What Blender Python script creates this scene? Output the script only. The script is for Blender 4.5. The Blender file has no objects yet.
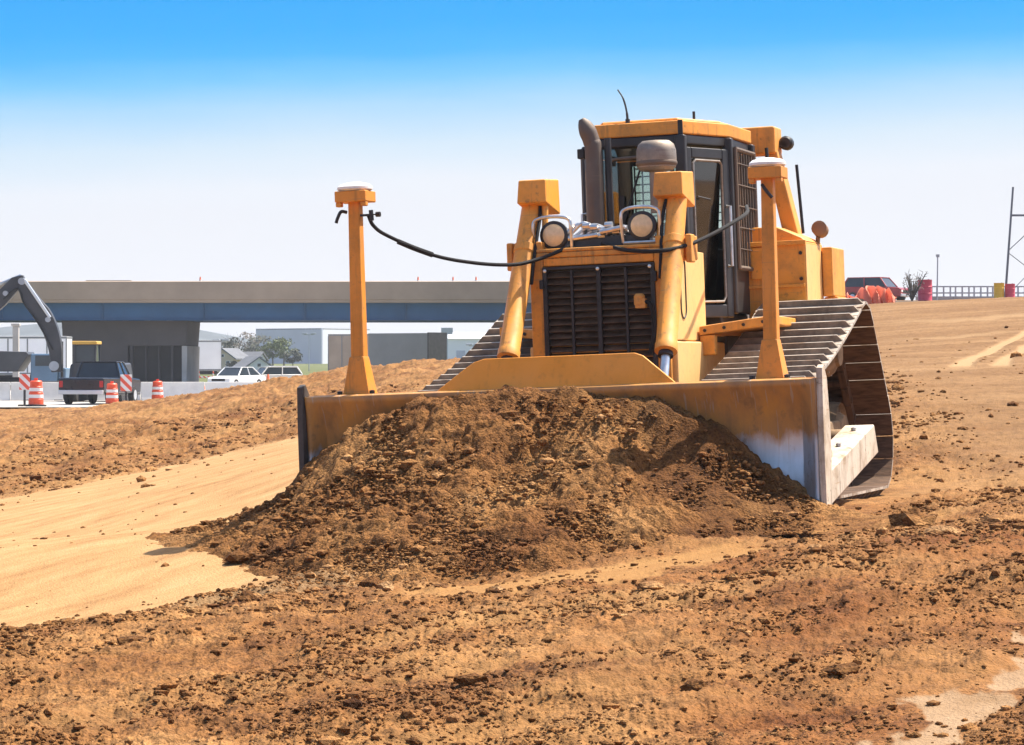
import bpy, bmesh, math, random
import numpy as np
from mathutils import Vector, Matrix

random.seed(7)
rng = np.random.default_rng(11)
scene = bpy.context.scene
COL = scene.collection
R = math.radians

# ------------------------------------------------------------------ helpers
def tag(o, label=None, cat=None, group=None, kind=None):
    if label: o['label'] = label
    if cat: o['category'] = cat
    if group: o['group'] = group
    if kind: o['kind'] = kind
    return o

def empty(name, loc=(0, 0, 0), rz=0.0, label=None, cat=None, group=None):
    o = bpy.data.objects.new(name, None)
    COL.objects.link(o)
    o.location = loc
    o.rotation_euler = (0, 0, rz)
    return tag(o, label, cat, group)

def copy_tree(o, parent=None):
    c = o.copy()
    COL.objects.link(c)
    if parent is not None:
        c.parent = parent
    for ch in list(o.children):
        copy_tree(ch, c)
    return c

class MB:
    """collects shapes; build() links them as one mesh object"""
    def __init__(self):
        self.bm = bmesh.new()
    def _xf(self, vs, M):
        if M is not None:
            for v in vs: v.co = M @ v.co
    def box(self, x0, x1, y0, y1, z0, z1, M=None):
        vs = [self.bm.verts.new(p) for p in ((x0,y0,z0),(x1,y0,z0),(x1,y1,z0),(x0,y1,z0),(x0,y0,z1),(x1,y0,z1),(x1,y1,z1),(x0,y1,z1))]
        for f in ((3,2,1,0),(4,5,6,7),(0,1,5,4),(1,2,6,5),(2,3,7,6),(3,0,4,7)):
            self.bm.faces.new([vs[i] for i in f])
        self._xf(vs, M)
        return self
    def hexa(self, pts):
        vs = [self.bm.verts.new(p) for p in pts]
        for f in ((3,2,1,0),(4,5,6,7),(0,1,5,4),(1,2,6,5),(2,3,7,6),(3,0,4,7)):
            self.bm.faces.new([vs[i] for i in f])
        return self
    def prism(self, poly, axis, a, b, M=None):
        def P(u, v, w):
            return {'x': (w, u, v), 'y': (u, w, v), 'z': (u, v, w)}[axis]
        A = [self.bm.verts.new(P(u, v, a)) for u, v in poly]
        B = [self.bm.verts.new(P(u, v, b)) for u, v in poly]
        n = len(poly)
        self.bm.faces.new(A); self.bm.faces.new(B[::-1])
        for i in range(n):
            j = (i+1) % n
            self.bm.faces.new((A[j], A[i], B[i], B[j]))
        self._xf(A+B, M)
        return self
    def tube(self, pts, r, n=10, cap=True):
        pts = [Vector(p) for p in pts]
        rad = r if isinstance(r, (list, tuple)) else [r]*len(pts)
        rings = []
        prev = None
        for i, p in enumerate(pts):
            d = (pts[min(i+1, len(pts)-1)] - pts[max(i-1, 0)]).normalized()
            if prev is None:
                up = Vector((0, 0, 1)) if abs(d.z) < .9 else Vector((0, 1, 0))
                a = d.cross(up).normalized()
            else:
                a = (prev - d*prev.dot(d)).normalized()
            prev = a
            b = d.cross(a)
            rings.append([self.bm.verts.new(p + (a*math.cos(t)+b*math.sin(t))*rad[i]) for t in [2*math.pi*k/n for k in range(n)]])
        for A, B in zip(rings, rings[1:]):
            for k in range(n):
                j = (k+1) % n
                self.bm.faces.new((A[k], A[j], B[j], B[k]))
        if cap:
            self.bm.faces.new(rings[0][::-1]); self.bm.faces.new(rings[-1])
        return self
    def lathe(self, prof, origin, axis='z', n=24):
        """prof: (radius, height) pairs, along axis from origin"""
        o = Vector(origin)
        ax = {'x': (Vector((0,1,0)), Vector((0,0,1)), Vector((1,0,0))), 'y': (Vector((0,0,1)), Vector((1,0,0)), Vector((0,1,0))), 'z': (Vector((1,0,0)), Vector((0,1,0)), Vector((0,0,1)))}[axis] if isinstance(axis, str) else axis
        rings = []
        for r, h in prof:
            if r < 1e-6:
                rings.append([self.bm.verts.new(o + ax[2]*h)])
            else:
                rings.append([self.bm.verts.new(o + ax[2]*h + (ax[0]*math.cos(t)+ax[1]*math.sin(t))*r) for t in [2*math.pi*k/n for k in range(n)]])
        for A, B in zip(rings, rings[1:]):
            for k in range(n):
                j = (k+1) % n
                if len(A) == 1 and len(B) == 1: continue
                if len(A) == 1: self.bm.faces.new((A[0], B[j], B[k]))
                elif len(B) == 1: self.bm.faces.new((A[k], A[j], B[0]))
                else: self.bm.faces.new((A[k], A[j], B[j], B[k]))
        if len(rings[0]) > 1: self.bm.faces.new(rings[0][::-1])
        if len(rings[-1]) > 1: self.bm.faces.new(rings[-1])
        return self
    def grid(self, P):
        """P[i][j] points -> sheet"""
        V = [[self.bm.verts.new(p) for p in row] for row in P]
        for i in range(len(V)-1):
            for j in range(len(V[0])-1):
                self.bm.faces.new((V[i][j], V[i][j+1], V[i+1][j+1], V[i+1][j]))
        return self
    def mesh(self, name, mat, smooth=True, ang=35):
        bmesh.ops.recalc_face_normals(self.bm, faces=self.bm.faces[:])
        me = bpy.data.meshes.new(name)
        self.bm.to_mesh(me); self.bm.free()
        if mat: me.materials.append(mat)
        if smooth:
            me.polygons.foreach_set('use_smooth', [True]*len(me.polygons))
            me.set_sharp_from_angle(angle=R(ang))
        return me
    def build(self, name, mat, parent=None, bevel=0.0, seg=2, smooth=True, solid=0.0, label=None):
        o = bpy.data.objects.new(name, self.mesh(name, mat, smooth))
        COL.objects.link(o)
        if parent is not None: o.parent = parent
        if solid:
            m = o.modifiers.new('thick', 'SOLIDIFY'); m.thickness = solid; m.offset = 0
        if bevel:
            m = o.modifiers.new('bevel', 'BEVEL'); m.width = bevel; m.segments = seg; m.limit_method = 'ANGLE'; m.angle_limit = R(40)
            m.harden_normals = True
        if label: o['label'] = label
        return o

def spline(pts, n=8):
    """Catmull-Rom through pts"""
    P = [Vector(p) for p in pts]
    P = [P[0]*2-P[1]] + P + [P[-1]*2-P[-2]]
    out = []
    for i in range(1, len(P)-2):
        for k in range(n):
            t = k/n
            a, b, c, d = P[i-1], P[i], P[i+1], P[i+2]
            out.append(.5*((2*b)+(c-a)*t+(2*a-5*b+4*c-d)*t*t+(3*b-a-3*c+d)*t**3))
    out.append(P[-2])
    return out

# ------------------------------------------------------------------ numpy noise
def gnoise(x, y, seed=0):
    xi = np.floor(x).astype(np.int64); yi = np.floor(y).astype(np.int64)
    xf = x-xi; yf = y-yi
    u = xf*xf*xf*(xf*(xf*6-15)+10); v = yf*yf*yf*(yf*(yf*6-15)+10)
    def g(ix, iy, dx, dy):
        h = (ix*374761393 + iy*668265263 + seed*974634777) & 0xFFFFFFFF
        h = ((h ^ (h >> 13))*1274126177) & 0xFFFFFFFF
        h = (h ^ (h >> 16)) & 0xFFFF
        a = h*(2*math.pi/65536)
        return np.cos(a)*dx+np.sin(a)*dy
    n00 = g(xi, yi, xf, yf); n10 = g(xi+1, yi, xf-1, yf); n01 = g(xi, yi+1, xf, yf-1); n11 = g(xi+1, yi+1, xf-1, yf-1)
    return 1.5*((n00*(1-u)+n10*u)*(1-v)+(n01*(1-u)+n11*u)*v)
def fbm(x, y, o=4, seed=0, gain=.5, lac=2.03):
    s = 0; a = 1.0
    for k in range(o):
        s = s+a*gnoise(x, y, seed+k*17); a *= gain; x = x*lac+3.1; y = y*lac+1.7
    return s
def sst(a, b, x):
    t = np.clip((x-a)/(b-a), 0, 1); return t*t*(3-2*t)

# ------------------------------------------------------------------ materials
def mat_new(name):
    m = bpy.data.materials.new(name); m.use_nodes = True
    nt = m.node_tree; b = nt.nodes['Principled BSDF']
    return m, nt, b
def N(nt, typ, **kw):
    n = nt.nodes.new(typ)
    for k, v in kw.items():
        if k in n.inputs.keys(): n.inputs[k].default_value = v
        else: setattr(n, k, v)
    return n
def ramp(nt, src, stops, interp='LINEAR'):
    r = nt.nodes.new('ShaderNodeValToRGB'); r.color_ramp.interpolation = interp
    e = r.color_ramp.elements
    while len(e) > 1: e.remove(e[-1])
    e[0].position = stops[0][0]; e[0].color = (*stops[0][1], 1)
    for p, c in stops[1:]:
        q = e.new(p); q.color = (*c, 1)
    if src is not None: nt.links.new(src, r.inputs[0])
    return r
def mixc(nt, fac, a, b, mode='MIX'):
    m = nt.nodes.new('ShaderNodeMix'); m.data_type = 'RGBA'; m.blend_type = mode
    for s, i in ((fac, 0), (a, 6), (b, 7)):
        if hasattr(s, 'is_linked') or hasattr(s, 'links'): nt.links.new(s, m.inputs[i])
        elif isinstance(s, (int, float)): m.inputs[i].default_value = s
        else: m.inputs[i].default_value = (*s, 1)
    return m.outputs[2]
def tex(nt, scale, detail=4, rough=.55, coord='Object', turn=0, squash=None):
    tc = nt.nodes.new('ShaderNodeNewGeometry' if coord == 'Position' else 'ShaderNodeTexCoord')
    t = nt.nodes.new('ShaderNodeTexNoise'); t.inputs['Scale'].default_value = scale; t.inputs['Detail'].default_value = detail; t.inputs['Roughness'].default_value = rough
    src = tc.outputs[coord]
    if turn:
        mr_ = nt.nodes.new('ShaderNodeMapping'); mr_.inputs['Rotation'].default_value = (0, 0, -turn); nt.links.new(src, mr_.inputs[0]); src = mr_.outputs[0]
    if squash:
        mp = nt.nodes.new('ShaderNodeMapping'); mp.inputs['Scale'].default_value = squash
        nt.links.new(src, mp.inputs[0]); src = mp.outputs[0]
    nt.links.new(src, t.inputs['Vector'])
    return t.outputs['Fac']
def bump(nt, b, h, strength=.3, dist=.01):
    n = nt.nodes.new('ShaderNodeBump'); n.inputs['Strength'].default_value = strength; n.inputs['Distance'].default_value = dist
    nt.links.new(h, n.inputs['Height']); nt.links.new(n.outputs[0], b.inputs['Normal'])

def paint(name, col, dirt=(.30, .19, .10), rough=.42, amount=.55, streak=True, scale=1.6, metallic=0.0):
    """worn machine paint with dust and runs of dirt"""
    m, nt, b = mat_new(name)
    n1 = tex(nt, scale*2.2, 6, .65)
    n2 = tex(nt, scale*9, 5, .7)
    fd = ramp(nt, tex(nt, scale*.9, 5, .6), [(.40, (0,0,0)), (.66, (.42,)*3)])
    col = mixc(nt, fd.outputs[0], col, tuple(min(1, c*.72+k) for c, k in zip(col, (.20, .13, .06))))
    f1 = ramp(nt, n1, [(.44, (0,0,0)), (.74, (amount,)*3)])
    base = mixc(nt, f1.outputs[0], col, dirt)
    f2 = ramp(nt, n2, [(.58, (0,0,0)), (.72, (amount,)*3)])
    base = mixc(nt, f2.outputs[0], base, tuple(c*.55 for c in dirt))
    if streak:
        n3 = tex(nt, 5, 4, .6, squash=(3.5, 3.5, .28))
        f3 = ramp(nt, n3, [(.57, (0,0,0)), (.72, (amount*.8,)*3)])
        base = mixc(nt, f3.outputs[0], base, tuple(c*.6 for c in dirt))
    bv = nt.nodes.new('ShaderNodeBevel'); bv.samples = 3; bv.inputs['Radius'].default_value = .022
    ge = nt.nodes.new('ShaderNodeNewGeometry')
    dp = N(nt, 'ShaderNodeVectorMath', operation='DOT_PRODUCT'); nt.links.new(bv.outputs[0], dp.inputs[0]); nt.links.new(ge.outputs['Normal'], dp.inputs[1])
    ew = ramp(nt, dp.outputs['Value'], [(.80, (1,1,1)), (.97, (0,0,0))])
    en = ramp(nt, tex(nt, 26, 5, .7), [(.47, (0,0,0)), (.60, (.75,)*3)])
    em = mixc(nt, 1.0, ew.outputs[0], en.outputs[0], 'MULTIPLY')
    base = mixc(nt, em, base, tuple(c*.75 for c in dirt))
    sc = ramp(nt, tex(nt, 9, 3, .5, squash=(.35, .35, 7)), [(.66, (0,0,0)), (.70, (amount*.7,)*3)])
    base = mixc(nt, sc.outputs[0], base, tuple(min(1, c*1.5) for c in dirt))
    nt.links.new(base, b.inputs['Base Color'])
    rr = ramp(nt, n1, [(.3, (rough,)*3), (.7, (min(1, rough+.35),)*3)])
    nt.links.new(rr.outputs[0], b.inputs['Roughness'])
    b.inputs['Metallic'].default_value = metallic
    bump(nt, b, n2, .08, .006)
    return m
def plain(name, col, rough=.6, metallic=0.0, var=.25, scale=3.0, bmp=0.0, coord='Object'):
    m, nt, b = mat_new(name)
    n = tex(nt, scale, 6, .6, coord)
    r = ramp(nt, n, [(.3, tuple(c*(1-var) for c in col)), (.7, tuple(min(1, c*(1+var)) for c in col))])
    nt.links.new(r.outputs[0], b.inputs['Base Color'])
    b.inputs['Roughness'].default_value = rough; b.inputs['Metallic'].default_value = metallic
    if bmp: bump(nt, b, n, bmp, .01)
    return m
def emissive_free_glass(name, tint, rough=.02, alpha=.55):
    m, nt, b = mat_new(name)
    nt.nodes.remove(b)
    out = nt.nodes['Material Output']
    tr = N(nt, 'ShaderNodeBsdfTransparent'); tr.inputs[0].default_value = (*tint, 1)
    gl = N(nt, 'ShaderNodeBsdfGlossy'); gl.inputs['Roughness'].default_value = rough
    fr = N(nt, 'ShaderNodeFresnel'); fr.inputs[0].default_value = 2.0
    mx = N(nt, 'ShaderNodeMixShader')
    nz = tex(nt, 4, 5, .6)
    df = N(nt, 'ShaderNodeBsdfDiffuse'); df.inputs[0].default_value = (.35, .27, .18, 1)
    rp = ramp(nt, nz, [(.45, (.006,)*3), (.8, (.06,)*3)])
    m2 = N(nt, 'ShaderNodeMixShader')
    nt.links.new(fr.outputs[0], mx.inputs[0]); nt.links.new(tr.outputs[0], mx.inputs[1]); nt.links.new(gl.outputs[0], mx.inputs[2])
    nt.links.new(rp.outputs[0], m2.inputs[0]); nt.links.new(mx.outputs[0], m2.inputs[1]); nt.links.new(df.outputs[0], m2.inputs[2])
    nt.links.new(m2.outputs[0], out.inputs[0])
    return m

YEL = (.82, .315, .030)
M = {}
M['yellow'] = paint('machine_yellow', YEL, dirt=(.24, .14, .06), amount=.62)
M['yellow_dusty'] = paint('machine_yellow_dusty', (.80, .34, .045), amount=.45)
M['yellow_sunlit'] = paint('sunlit_yellow', (.80, .47, .16), dirt=(.42, .27, .13), amount=.35)  # paler copy of the yellow, sunlight painted into the side faces
M['yellow_pole'] = paint('mast_yellow', (.74, .265, .022), dirt=(.24, .13, .05), amount=.48)
M['black'] = plain('black_plastic', (.018, .016, .015), .5, 0, .5)
M['charcoal'] = plain('charcoal_paint', (.03, .027, .026), .45, 0, .5)
M['grille'] = plain('grille_black', (.02, .016, .014), .5, 0, .6, 12)
M['louver'] = plain('dusty_louver', (.115, .065, .035), .6, 0, .6, 9)
M['rubber'] = plain('hose_rubber', (.014, .013, .013), .9, 0, .3)
M['steel'] = plain('worn_steel', (.50, .47, .44), .38, .85, .25, 6)
M['chrome'] = plain('bright_metal', (.72, .70, .67), .28, .9, .2, 14)
M['exhaust'] = paint('exhaust_metal', (.13, .105, .09), dirt=(.25, .17, .11), rough=.5, amount=.4, streak=False, metallic=.5)
M['cleaner'] = paint('precleaner_metal', (.30, .26, .22), dirt=(.12, .09, .07), rough=.35, amount=.6, streak=False, metallic=.6)
M['white'] = paint('receiver_white', (.82, .80, .77), dirt=(.5, .4, .3), amount=.2, streak=False)
M['lens'] = plain('lamp_lens', (.85, .62, .34), .12, 0, .12, 20)
M['glass'] = emissive_free_glass('cab_glass', (.80, .86, .82))
M['seat'] = plain('seat_fabric', (.05, .048, .045), .85, 0, .3, 20)
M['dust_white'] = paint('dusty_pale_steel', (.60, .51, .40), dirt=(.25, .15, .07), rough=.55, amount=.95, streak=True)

def track_steel():
    m, nt, b = mat_new('track_steel')
    n1 = tex(nt, 5, 6, .65, 'Position'); n2 = tex(nt, 30, 4, .6, 'Position')
    c = ramp(nt, n1, [(.3, (.30, .235, .175)), (.5, (.50, .43, .35)), (.72, (.60, .50, .39))])
    c2 = mixc(nt, ramp(nt, n2, [(.5, (0,0,0)), (.7, (.5,)*3)]).outputs[0], c.outputs[0], (.55, .49, .42))
    oi = nt.nodes.new('ShaderNodeObjectInfo'); rr_ = ramp(nt, oi.outputs['Random'], [(0, (.66,)*3), (1, (1.08,)*3)])
    c2 = mixc(nt, 1.0, c2, rr_.outputs[0], 'MULTIPLY')
    md = ramp(nt, tex(nt, 3.2, 6, .7, 'Position'), [(.53, (0,0,0)), (.60, (.8,)*3)])
    c2 = mixc(nt, md.outputs[0], c2, (.22, .125, .055))
    nt.links.new(c2, b.inputs['Base Color']); b.inputs['Metallic'].default_value = .15; b.inputs['Roughness'].default_value = .5
    bump(nt, b, n2, .2, .006)
    return m
M['track'] = track_steel()
M['track_under'] = plain('track_underside', (.115, .062, .034), .9, 0, .6, 5, .5, 'Generated')
M['mud'] = plain('caked_mud', (.27, .175, .095), .95, 0, .45, 8, .6)

M['grouser_shaded'] = plain('shaded_grouser', (.20, .155, .115), .8, .1, .45, 9, .3)  # darker than the shoe plates, shade painted onto the grouser faces
def moldboard_mat():
    m, nt, b = mat_new('moldboard_worn')
    tc = nt.nodes.new('ShaderNodeTexCoord'); sp = nt.nodes.new('ShaderNodeSeparateXYZ'); nt.links.new(tc.outputs['Object'], sp.inputs[0])
    nz = tex(nt, 7.0, 6, .65, squash=(1, 1, .22))
    ad = N(nt, 'ShaderNodeMath', operation='MULTIPLY_ADD'); nt.links.new(nz, ad.inputs[0]); ad.inputs[1].default_value = .34
    nt.links.new(sp.outputs[2], ad.inputs[2])
    steel = ramp(nt, ad.outputs[0], [(.68, (1,1,1)), (.76, (0,0,0))])
    pn = ramp(nt, tex(nt, 6, 6, .65, squash=(1.0, 1, .35)), [(.3, (.60, .27, .055)), (.5, (.48, .225, .065)), (.72, (.28, .145, .06))])
    sn = ramp(nt, tex(nt, 10, 5, .6, squash=(1, 1, .2)), [(.3, (.66, .66, .68)), (.7, (.50, .49, .48))])
    c = mixc(nt, steel.outputs[0], pn.outputs[0], sn.outputs[0])
    mudm = ramp(nt, tex(nt, 4.5, 7, .72), [(.58, (0,0,0)), (.66, (.6,)*3)])
    c = mixc(nt, mudm.outputs[0], c, (.24, .135, .06))
    scr = ramp(nt, tex(nt, 8, 3, .5, squash=(6, 1, .16)), [(.62, (0,0,0)), (.68, (.6,)*3)])
    c = mixc(nt, scr.outputs[0], c, (.45, .36, .27))
    nt.links.new(c, b.inputs['Base Color'])
    mr = N(nt, 'ShaderNodeMath', operation='MULTIPLY'); nt.links.new(steel.outputs[0], mr.inputs[0]); mr.inputs[1].default_value = .75
    nt.links.new(mr.outputs[0], b.inputs['Metallic'])
    b.inputs['Roughness'].default_value = .42
    bump(nt, b, tex(nt, 14, 4, .6, squash=(1, 1, .2)), .06, .01)
    return m
M['moldboard'] = moldboard_mat()
# ------------------------------------------------------------------ terrain
DZO = np.array([.335, 22.5, .555]); TH = R(17.0); RO = R(2.2)
Fv = np.array([-math.sin(TH), -math.cos(TH), 0.0]); L0 = np.array([math.cos(TH), -math.sin(TH), 0.0])
def to_ls(X, Y):
    dx = X-DZO[0]; dy = Y-DZO[1]
    return dx*L0[0]+dy*L0[1], dx*Fv[0]+dy*Fv[1]

_C = []
for X, Y, z in [
    (-1.7,10,0),(-3.4,20,.0),(-6.7,40,0),(-11.8,70,0),(-16.8,100,.07),(-4.5,10,0),(-8,22,0),(-16,40,0),(-26,70,0),(-34,100,0),
    (-1.03,12,.08),(-1.72,20,.15),(-2.6,30,.28),(-3.8,44.5,.52),(-7.3,85,1.08),(-3.0,44.5,.68),
    (0,10,.12),(0,12.5,.2),(0,18,.44),(0,31,.92),(0,44,1.3),(-1.8,75,1.76),(1.5,78,2.08),
    (2.25,21.9,.63),(-1.57,23.1,.48),(3.36,26.8,.62),(.22,27.8,.56),(1.5,24.5,.6),
    (4.6,80,2.7),(11.1,90,3.53),(2,12,.25),(3.7,22,.75),(5.1,30,1.05),(8.4,50,1.95),(16,95,3.79),(22,95,4.0),(4,12,.3),(8,22,.9),(14,50,2.2)]:
    _C.append((X, 30*math.log(Y), z))
_C = np.array(_C)
def _phi(r2): return np.sqrt(r2+16.0)
_A = _phi((_C[:,None,0]-_C[None,:,0])**2+(_C[:,None,1]-_C[None,:,1])**2)
n_ = len(_C)
_S = np.zeros((n_+3, n_+3)); _S[:n_,:n_] = _A+np.eye(n_)*-.02
_S[:n_,n_] = 1; _S[:n_,n_+1:] = _C[:,:2]; _S[n_,:n_] = 1; _S[n_+1:,:n_] = _C[:,:2].T
_W = np.linalg.solve(_S, np.concatenate([_C[:,2], np.zeros(3)]))
def z_near(X, Y):
    Q = 30*np.log(np.maximum(Y, 8.0))
    s = _W[n_]+_W[n_+1]*X+_W[n_+2]*Q
    for k in range(n_):
        s = s+_W[k]*_phi((X-_C[k,0])**2+(Q-_C[k,1])**2)
    return s
def crest(X):
    return np.interp(X, [-60,-34,-17,-7,-2,5,11,16,40], [104,104,101,85,75,77,84,87,94])
def z_far(X, Y):
    edge = np.interp(Y, [90, 140, 215, 260, 400], [-2, 0, 6, 8, 14])
    right = sst(0, 14, X-edge)*np.interp(Y, [60, 90, 100, 112, 150, 200, 240, 500, 900], [3.0, 3.15, 3.2, 3.5, 4.85, 5.95, 6.3, 5.0, 3.0])
    left = np.interp(Y, [60, 260, 700, 4000], [0, 0, 2.0, 2.3])
    return np.maximum(right, left*sst(250, 400, Y))
def ground_z(X, Y):
    X = np.asarray(X, float); Y = np.asarray(Y, float)
    yc = crest(X)
    t = sst(0, 11, Y-yc-1.0)
    zn = np.clip(z_near(np.clip(X, -34, 24), np.minimum(Y, 110)), -.05, 4.4)
    return zn*(1-t)+z_far(X, Y)*t
def gz(x, y): return float(ground_z(np.array([x]), np.array([y]))[0])

def polymask(X, Y, poly, soft):
    """signed distance based mask (1 inside), soft edge in metres"""
    P = np.array(poly, float); n = len(P)
    inside = np.zeros(X.shape, bool); dmin = np.full(X.shape, 1e9)
    for i in range(n):
        a = P[i]; b = P[(i+1) % n]
        ex, ey = b-a
        t = np.clip(((X-a[0])*ex+(Y-a[1])*ey)/(ex*ex+ey*ey+1e-12), 0, 1)
        dmin = np.minimum(dmin, (X-a[0]-t*ex)**2+(Y-a[1]-t*ey)**2)
        c = ((a[1] > Y) != (b[1] > Y))
        xi = a[0]+(Y-a[1])/(ey if abs(ey) > 1e-9 else 1e-9)*ex
        inside ^= c & (X < xi)
    d = np.sqrt(dmin)*np.where(inside, 1, -1)
    return d

SAND = [(-3.22,19.1),(-2.45,19.9),(-1.75,20.6),(-1.2,21.2),(-.6,24),(-.5,30),(0,44),(-1.9,47),(-3.0,45),(-4.6,42.5),(-6.6,39),(-12,33),(-14,24),(-9,18.0),(-4,18.6)]
SMOOTH = [(-.45,16.7),(.2,16.9),(1.0,17.8),(1.85,19.3),(1.85,20.2),(.9,19.9),(.0,19.2),(-.6,18.2)]
PALE = [(1.0,10.8),(1.2,11.5),(1.72,12.75),(2.05,13.5),(2.5,14.4),(2.9,14.9),(2.9,14.2),(2.45,13.3),(2.08,12.5),(1.72,11.7),(1.6,10.8)]
def masks(X, Y):
    w1 = fbm(X*1.1, Y*.45, 4, 5)*.5+fbm(X*5, Y*2.2, 3, 6)*.16
    sand = sst(-.38, .36, polymask(X, Y*1.0, SAND, 1)*.9+w1)
    w2 = fbm(X*2.6, Y*1.3, 4, 9)*.34
    smooth = sst(-.16, .08, polymask(X, Y, SMOOTH, 1)+w2)
    pale = sst(-.02, .05, polymask(X, Y, PALE, 1)-.13+w2*1.1+fbm(X*9, Y*4, 3, 19)*.09)
    # two wheel tracks curving over the right-hand slope, and a few scraped bands
    tr = np.zeros(X.shape)
    for off in (-.20, .32):
        cx = np.interp(Y, [34, 39.4, 45, 52.5, 58.5, 90], [5.2, 6.0, 7.0, 8.55, 10.1, 19.0])+off
        w = .11+.05*gnoise(X*.6, Y*.4, 31)
        tr = np.maximum(tr, sst(w+.06, w-.05, np.abs(X-cx))*sst(37.5, 40.5, Y)*sst(92, 80, Y))
    for (y0, x0, x1, wd) in ((66, 8.5, 13, 1.2), (70, 13.5, 18, 1.4), (45, 5.6, 8.6, .6), (58, 7.5, 9.5, .8)):
        tr = np.maximum(tr, .45*sst(wd, wd*.4, np.abs(Y-y0+fbm(X*.7, Y*.1, 3, 40)*1.2))*sst(x0-.8, x0+.8, X)*sst(x1+.8, x1-.8, X))
    hfl = np.maximum(np.maximum(sst(-.5, .45, polymask(X, Y, SAND, 1)*.9+w1), sst(-.45, .3, polymask(X, Y, SMOOTH, 1)+w2)*.9), np.maximum(sst(-.5, .3, polymask(X, Y, PALE, 1)+w2)*.85, tr*.8))
    return sand, smooth, pale, tr, np.clip(hfl, 0, 1)

def near_height(X, Y, want_masks=False):
    z = ground_z(X, Y)
    sand, smooth, pale, tr, fl = masks(X, Y)
    yc = crest(X)
    right = sst(3.0, 5.2, X)*sst(23, 30, Y)          # graded slope behind the machine is smoother
    rough = (1-fl)*(1-.72*right)
    fade = sst(160, 60, Y)
    ra = X*math.cos(R(33))+Y*math.sin(R(33)); rb = -X*math.sin(R(33))+Y*math.cos(R(33))
    rdg = fbm(ra*.30, rb*1.5, 4, 93)*.045*sst(24, 19, Y)
    big = rdg+fbm(X*.55, Y*.4, 4, 1)*.055+fbm(X*2.1, Y*1.3, 3, 2)*.030
    r1 = 1-np.abs(fbm(X*5.2, Y*3.4, 3, 3))
    mid = fbm(X*10.5, Y*7.5, 4, 4, .62)*.016+(r1-.7)*.010
    lump = np.maximum(0, gnoise(X*7.5, Y*6.2, 8)-.28)*.035*np.clip(.45+fbm(X*.6, Y*.5, 3, 12), 0, 1.2)
    fine = fbm(X*30, Y*24, 3, 21, .65)*.0075
    far_amp = 1+sst(35, 70, Y)*.5
    left_bank = sst(-.5, -4, X-(Y-44)*.02)*sst(40, 52, Y)
    d = rough*(big*(1+left_bank*1.6)+(mid+lump+fine)*far_amp)
    d += fl*(fbm(X*.9, Y*.35, 3, 14)*.012+fbm(X*12, Y*7, 3, 15)*.0022)
    d -= .03*fl*(1-sand)
    # low windrow along the near edge of the sand strip, berm along the far crest
    sd = polymask(X, Y, SAND, 1)
    d += .085*np.exp(-((sd+.42)/.30)**2)*sst(24, 20, Y)*(.6+.9*np.clip(gnoise(X*2.2, Y*1.6, 51), -.4, 1))
    d += .012*sst(-1.6, -.3, sd)*sst(.1, -.2, sd)*sst(24, 20, Y)*gnoise(X*14, Y*11, 57)
    bm_ = sst(6.5, 9, X)*np.exp(-((Y-114)/3.0)**2)
    d += bm_*(.50+.34*fbm(X*.8, Y*.5, 4, 52))
    d += (1-sst(-3, 3, X))*np.exp(-((Y-yc+4)/5.0)**2)*.04*(1+fbm(X*.35, Y*.3, 4, 53))
    # keep the ground from rising through the machine's tracks and blade
    l, s = to_ls(X, Y)
    flat = sst(2.6, 2.1, np.abs(l))*sst(-6.0, -5.2, s)*sst(.6, .1, s)
    d = d*(1-.75*flat)-.02*flat
    d -= .15*np.exp(-(((X-2.3)/.9)**2+((Y-21.6)/1.1)**2))
    d = d*fade
    if want_masks: return z+d, sand, smooth, pale, tr, left_bank, right
    return z+d

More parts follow.
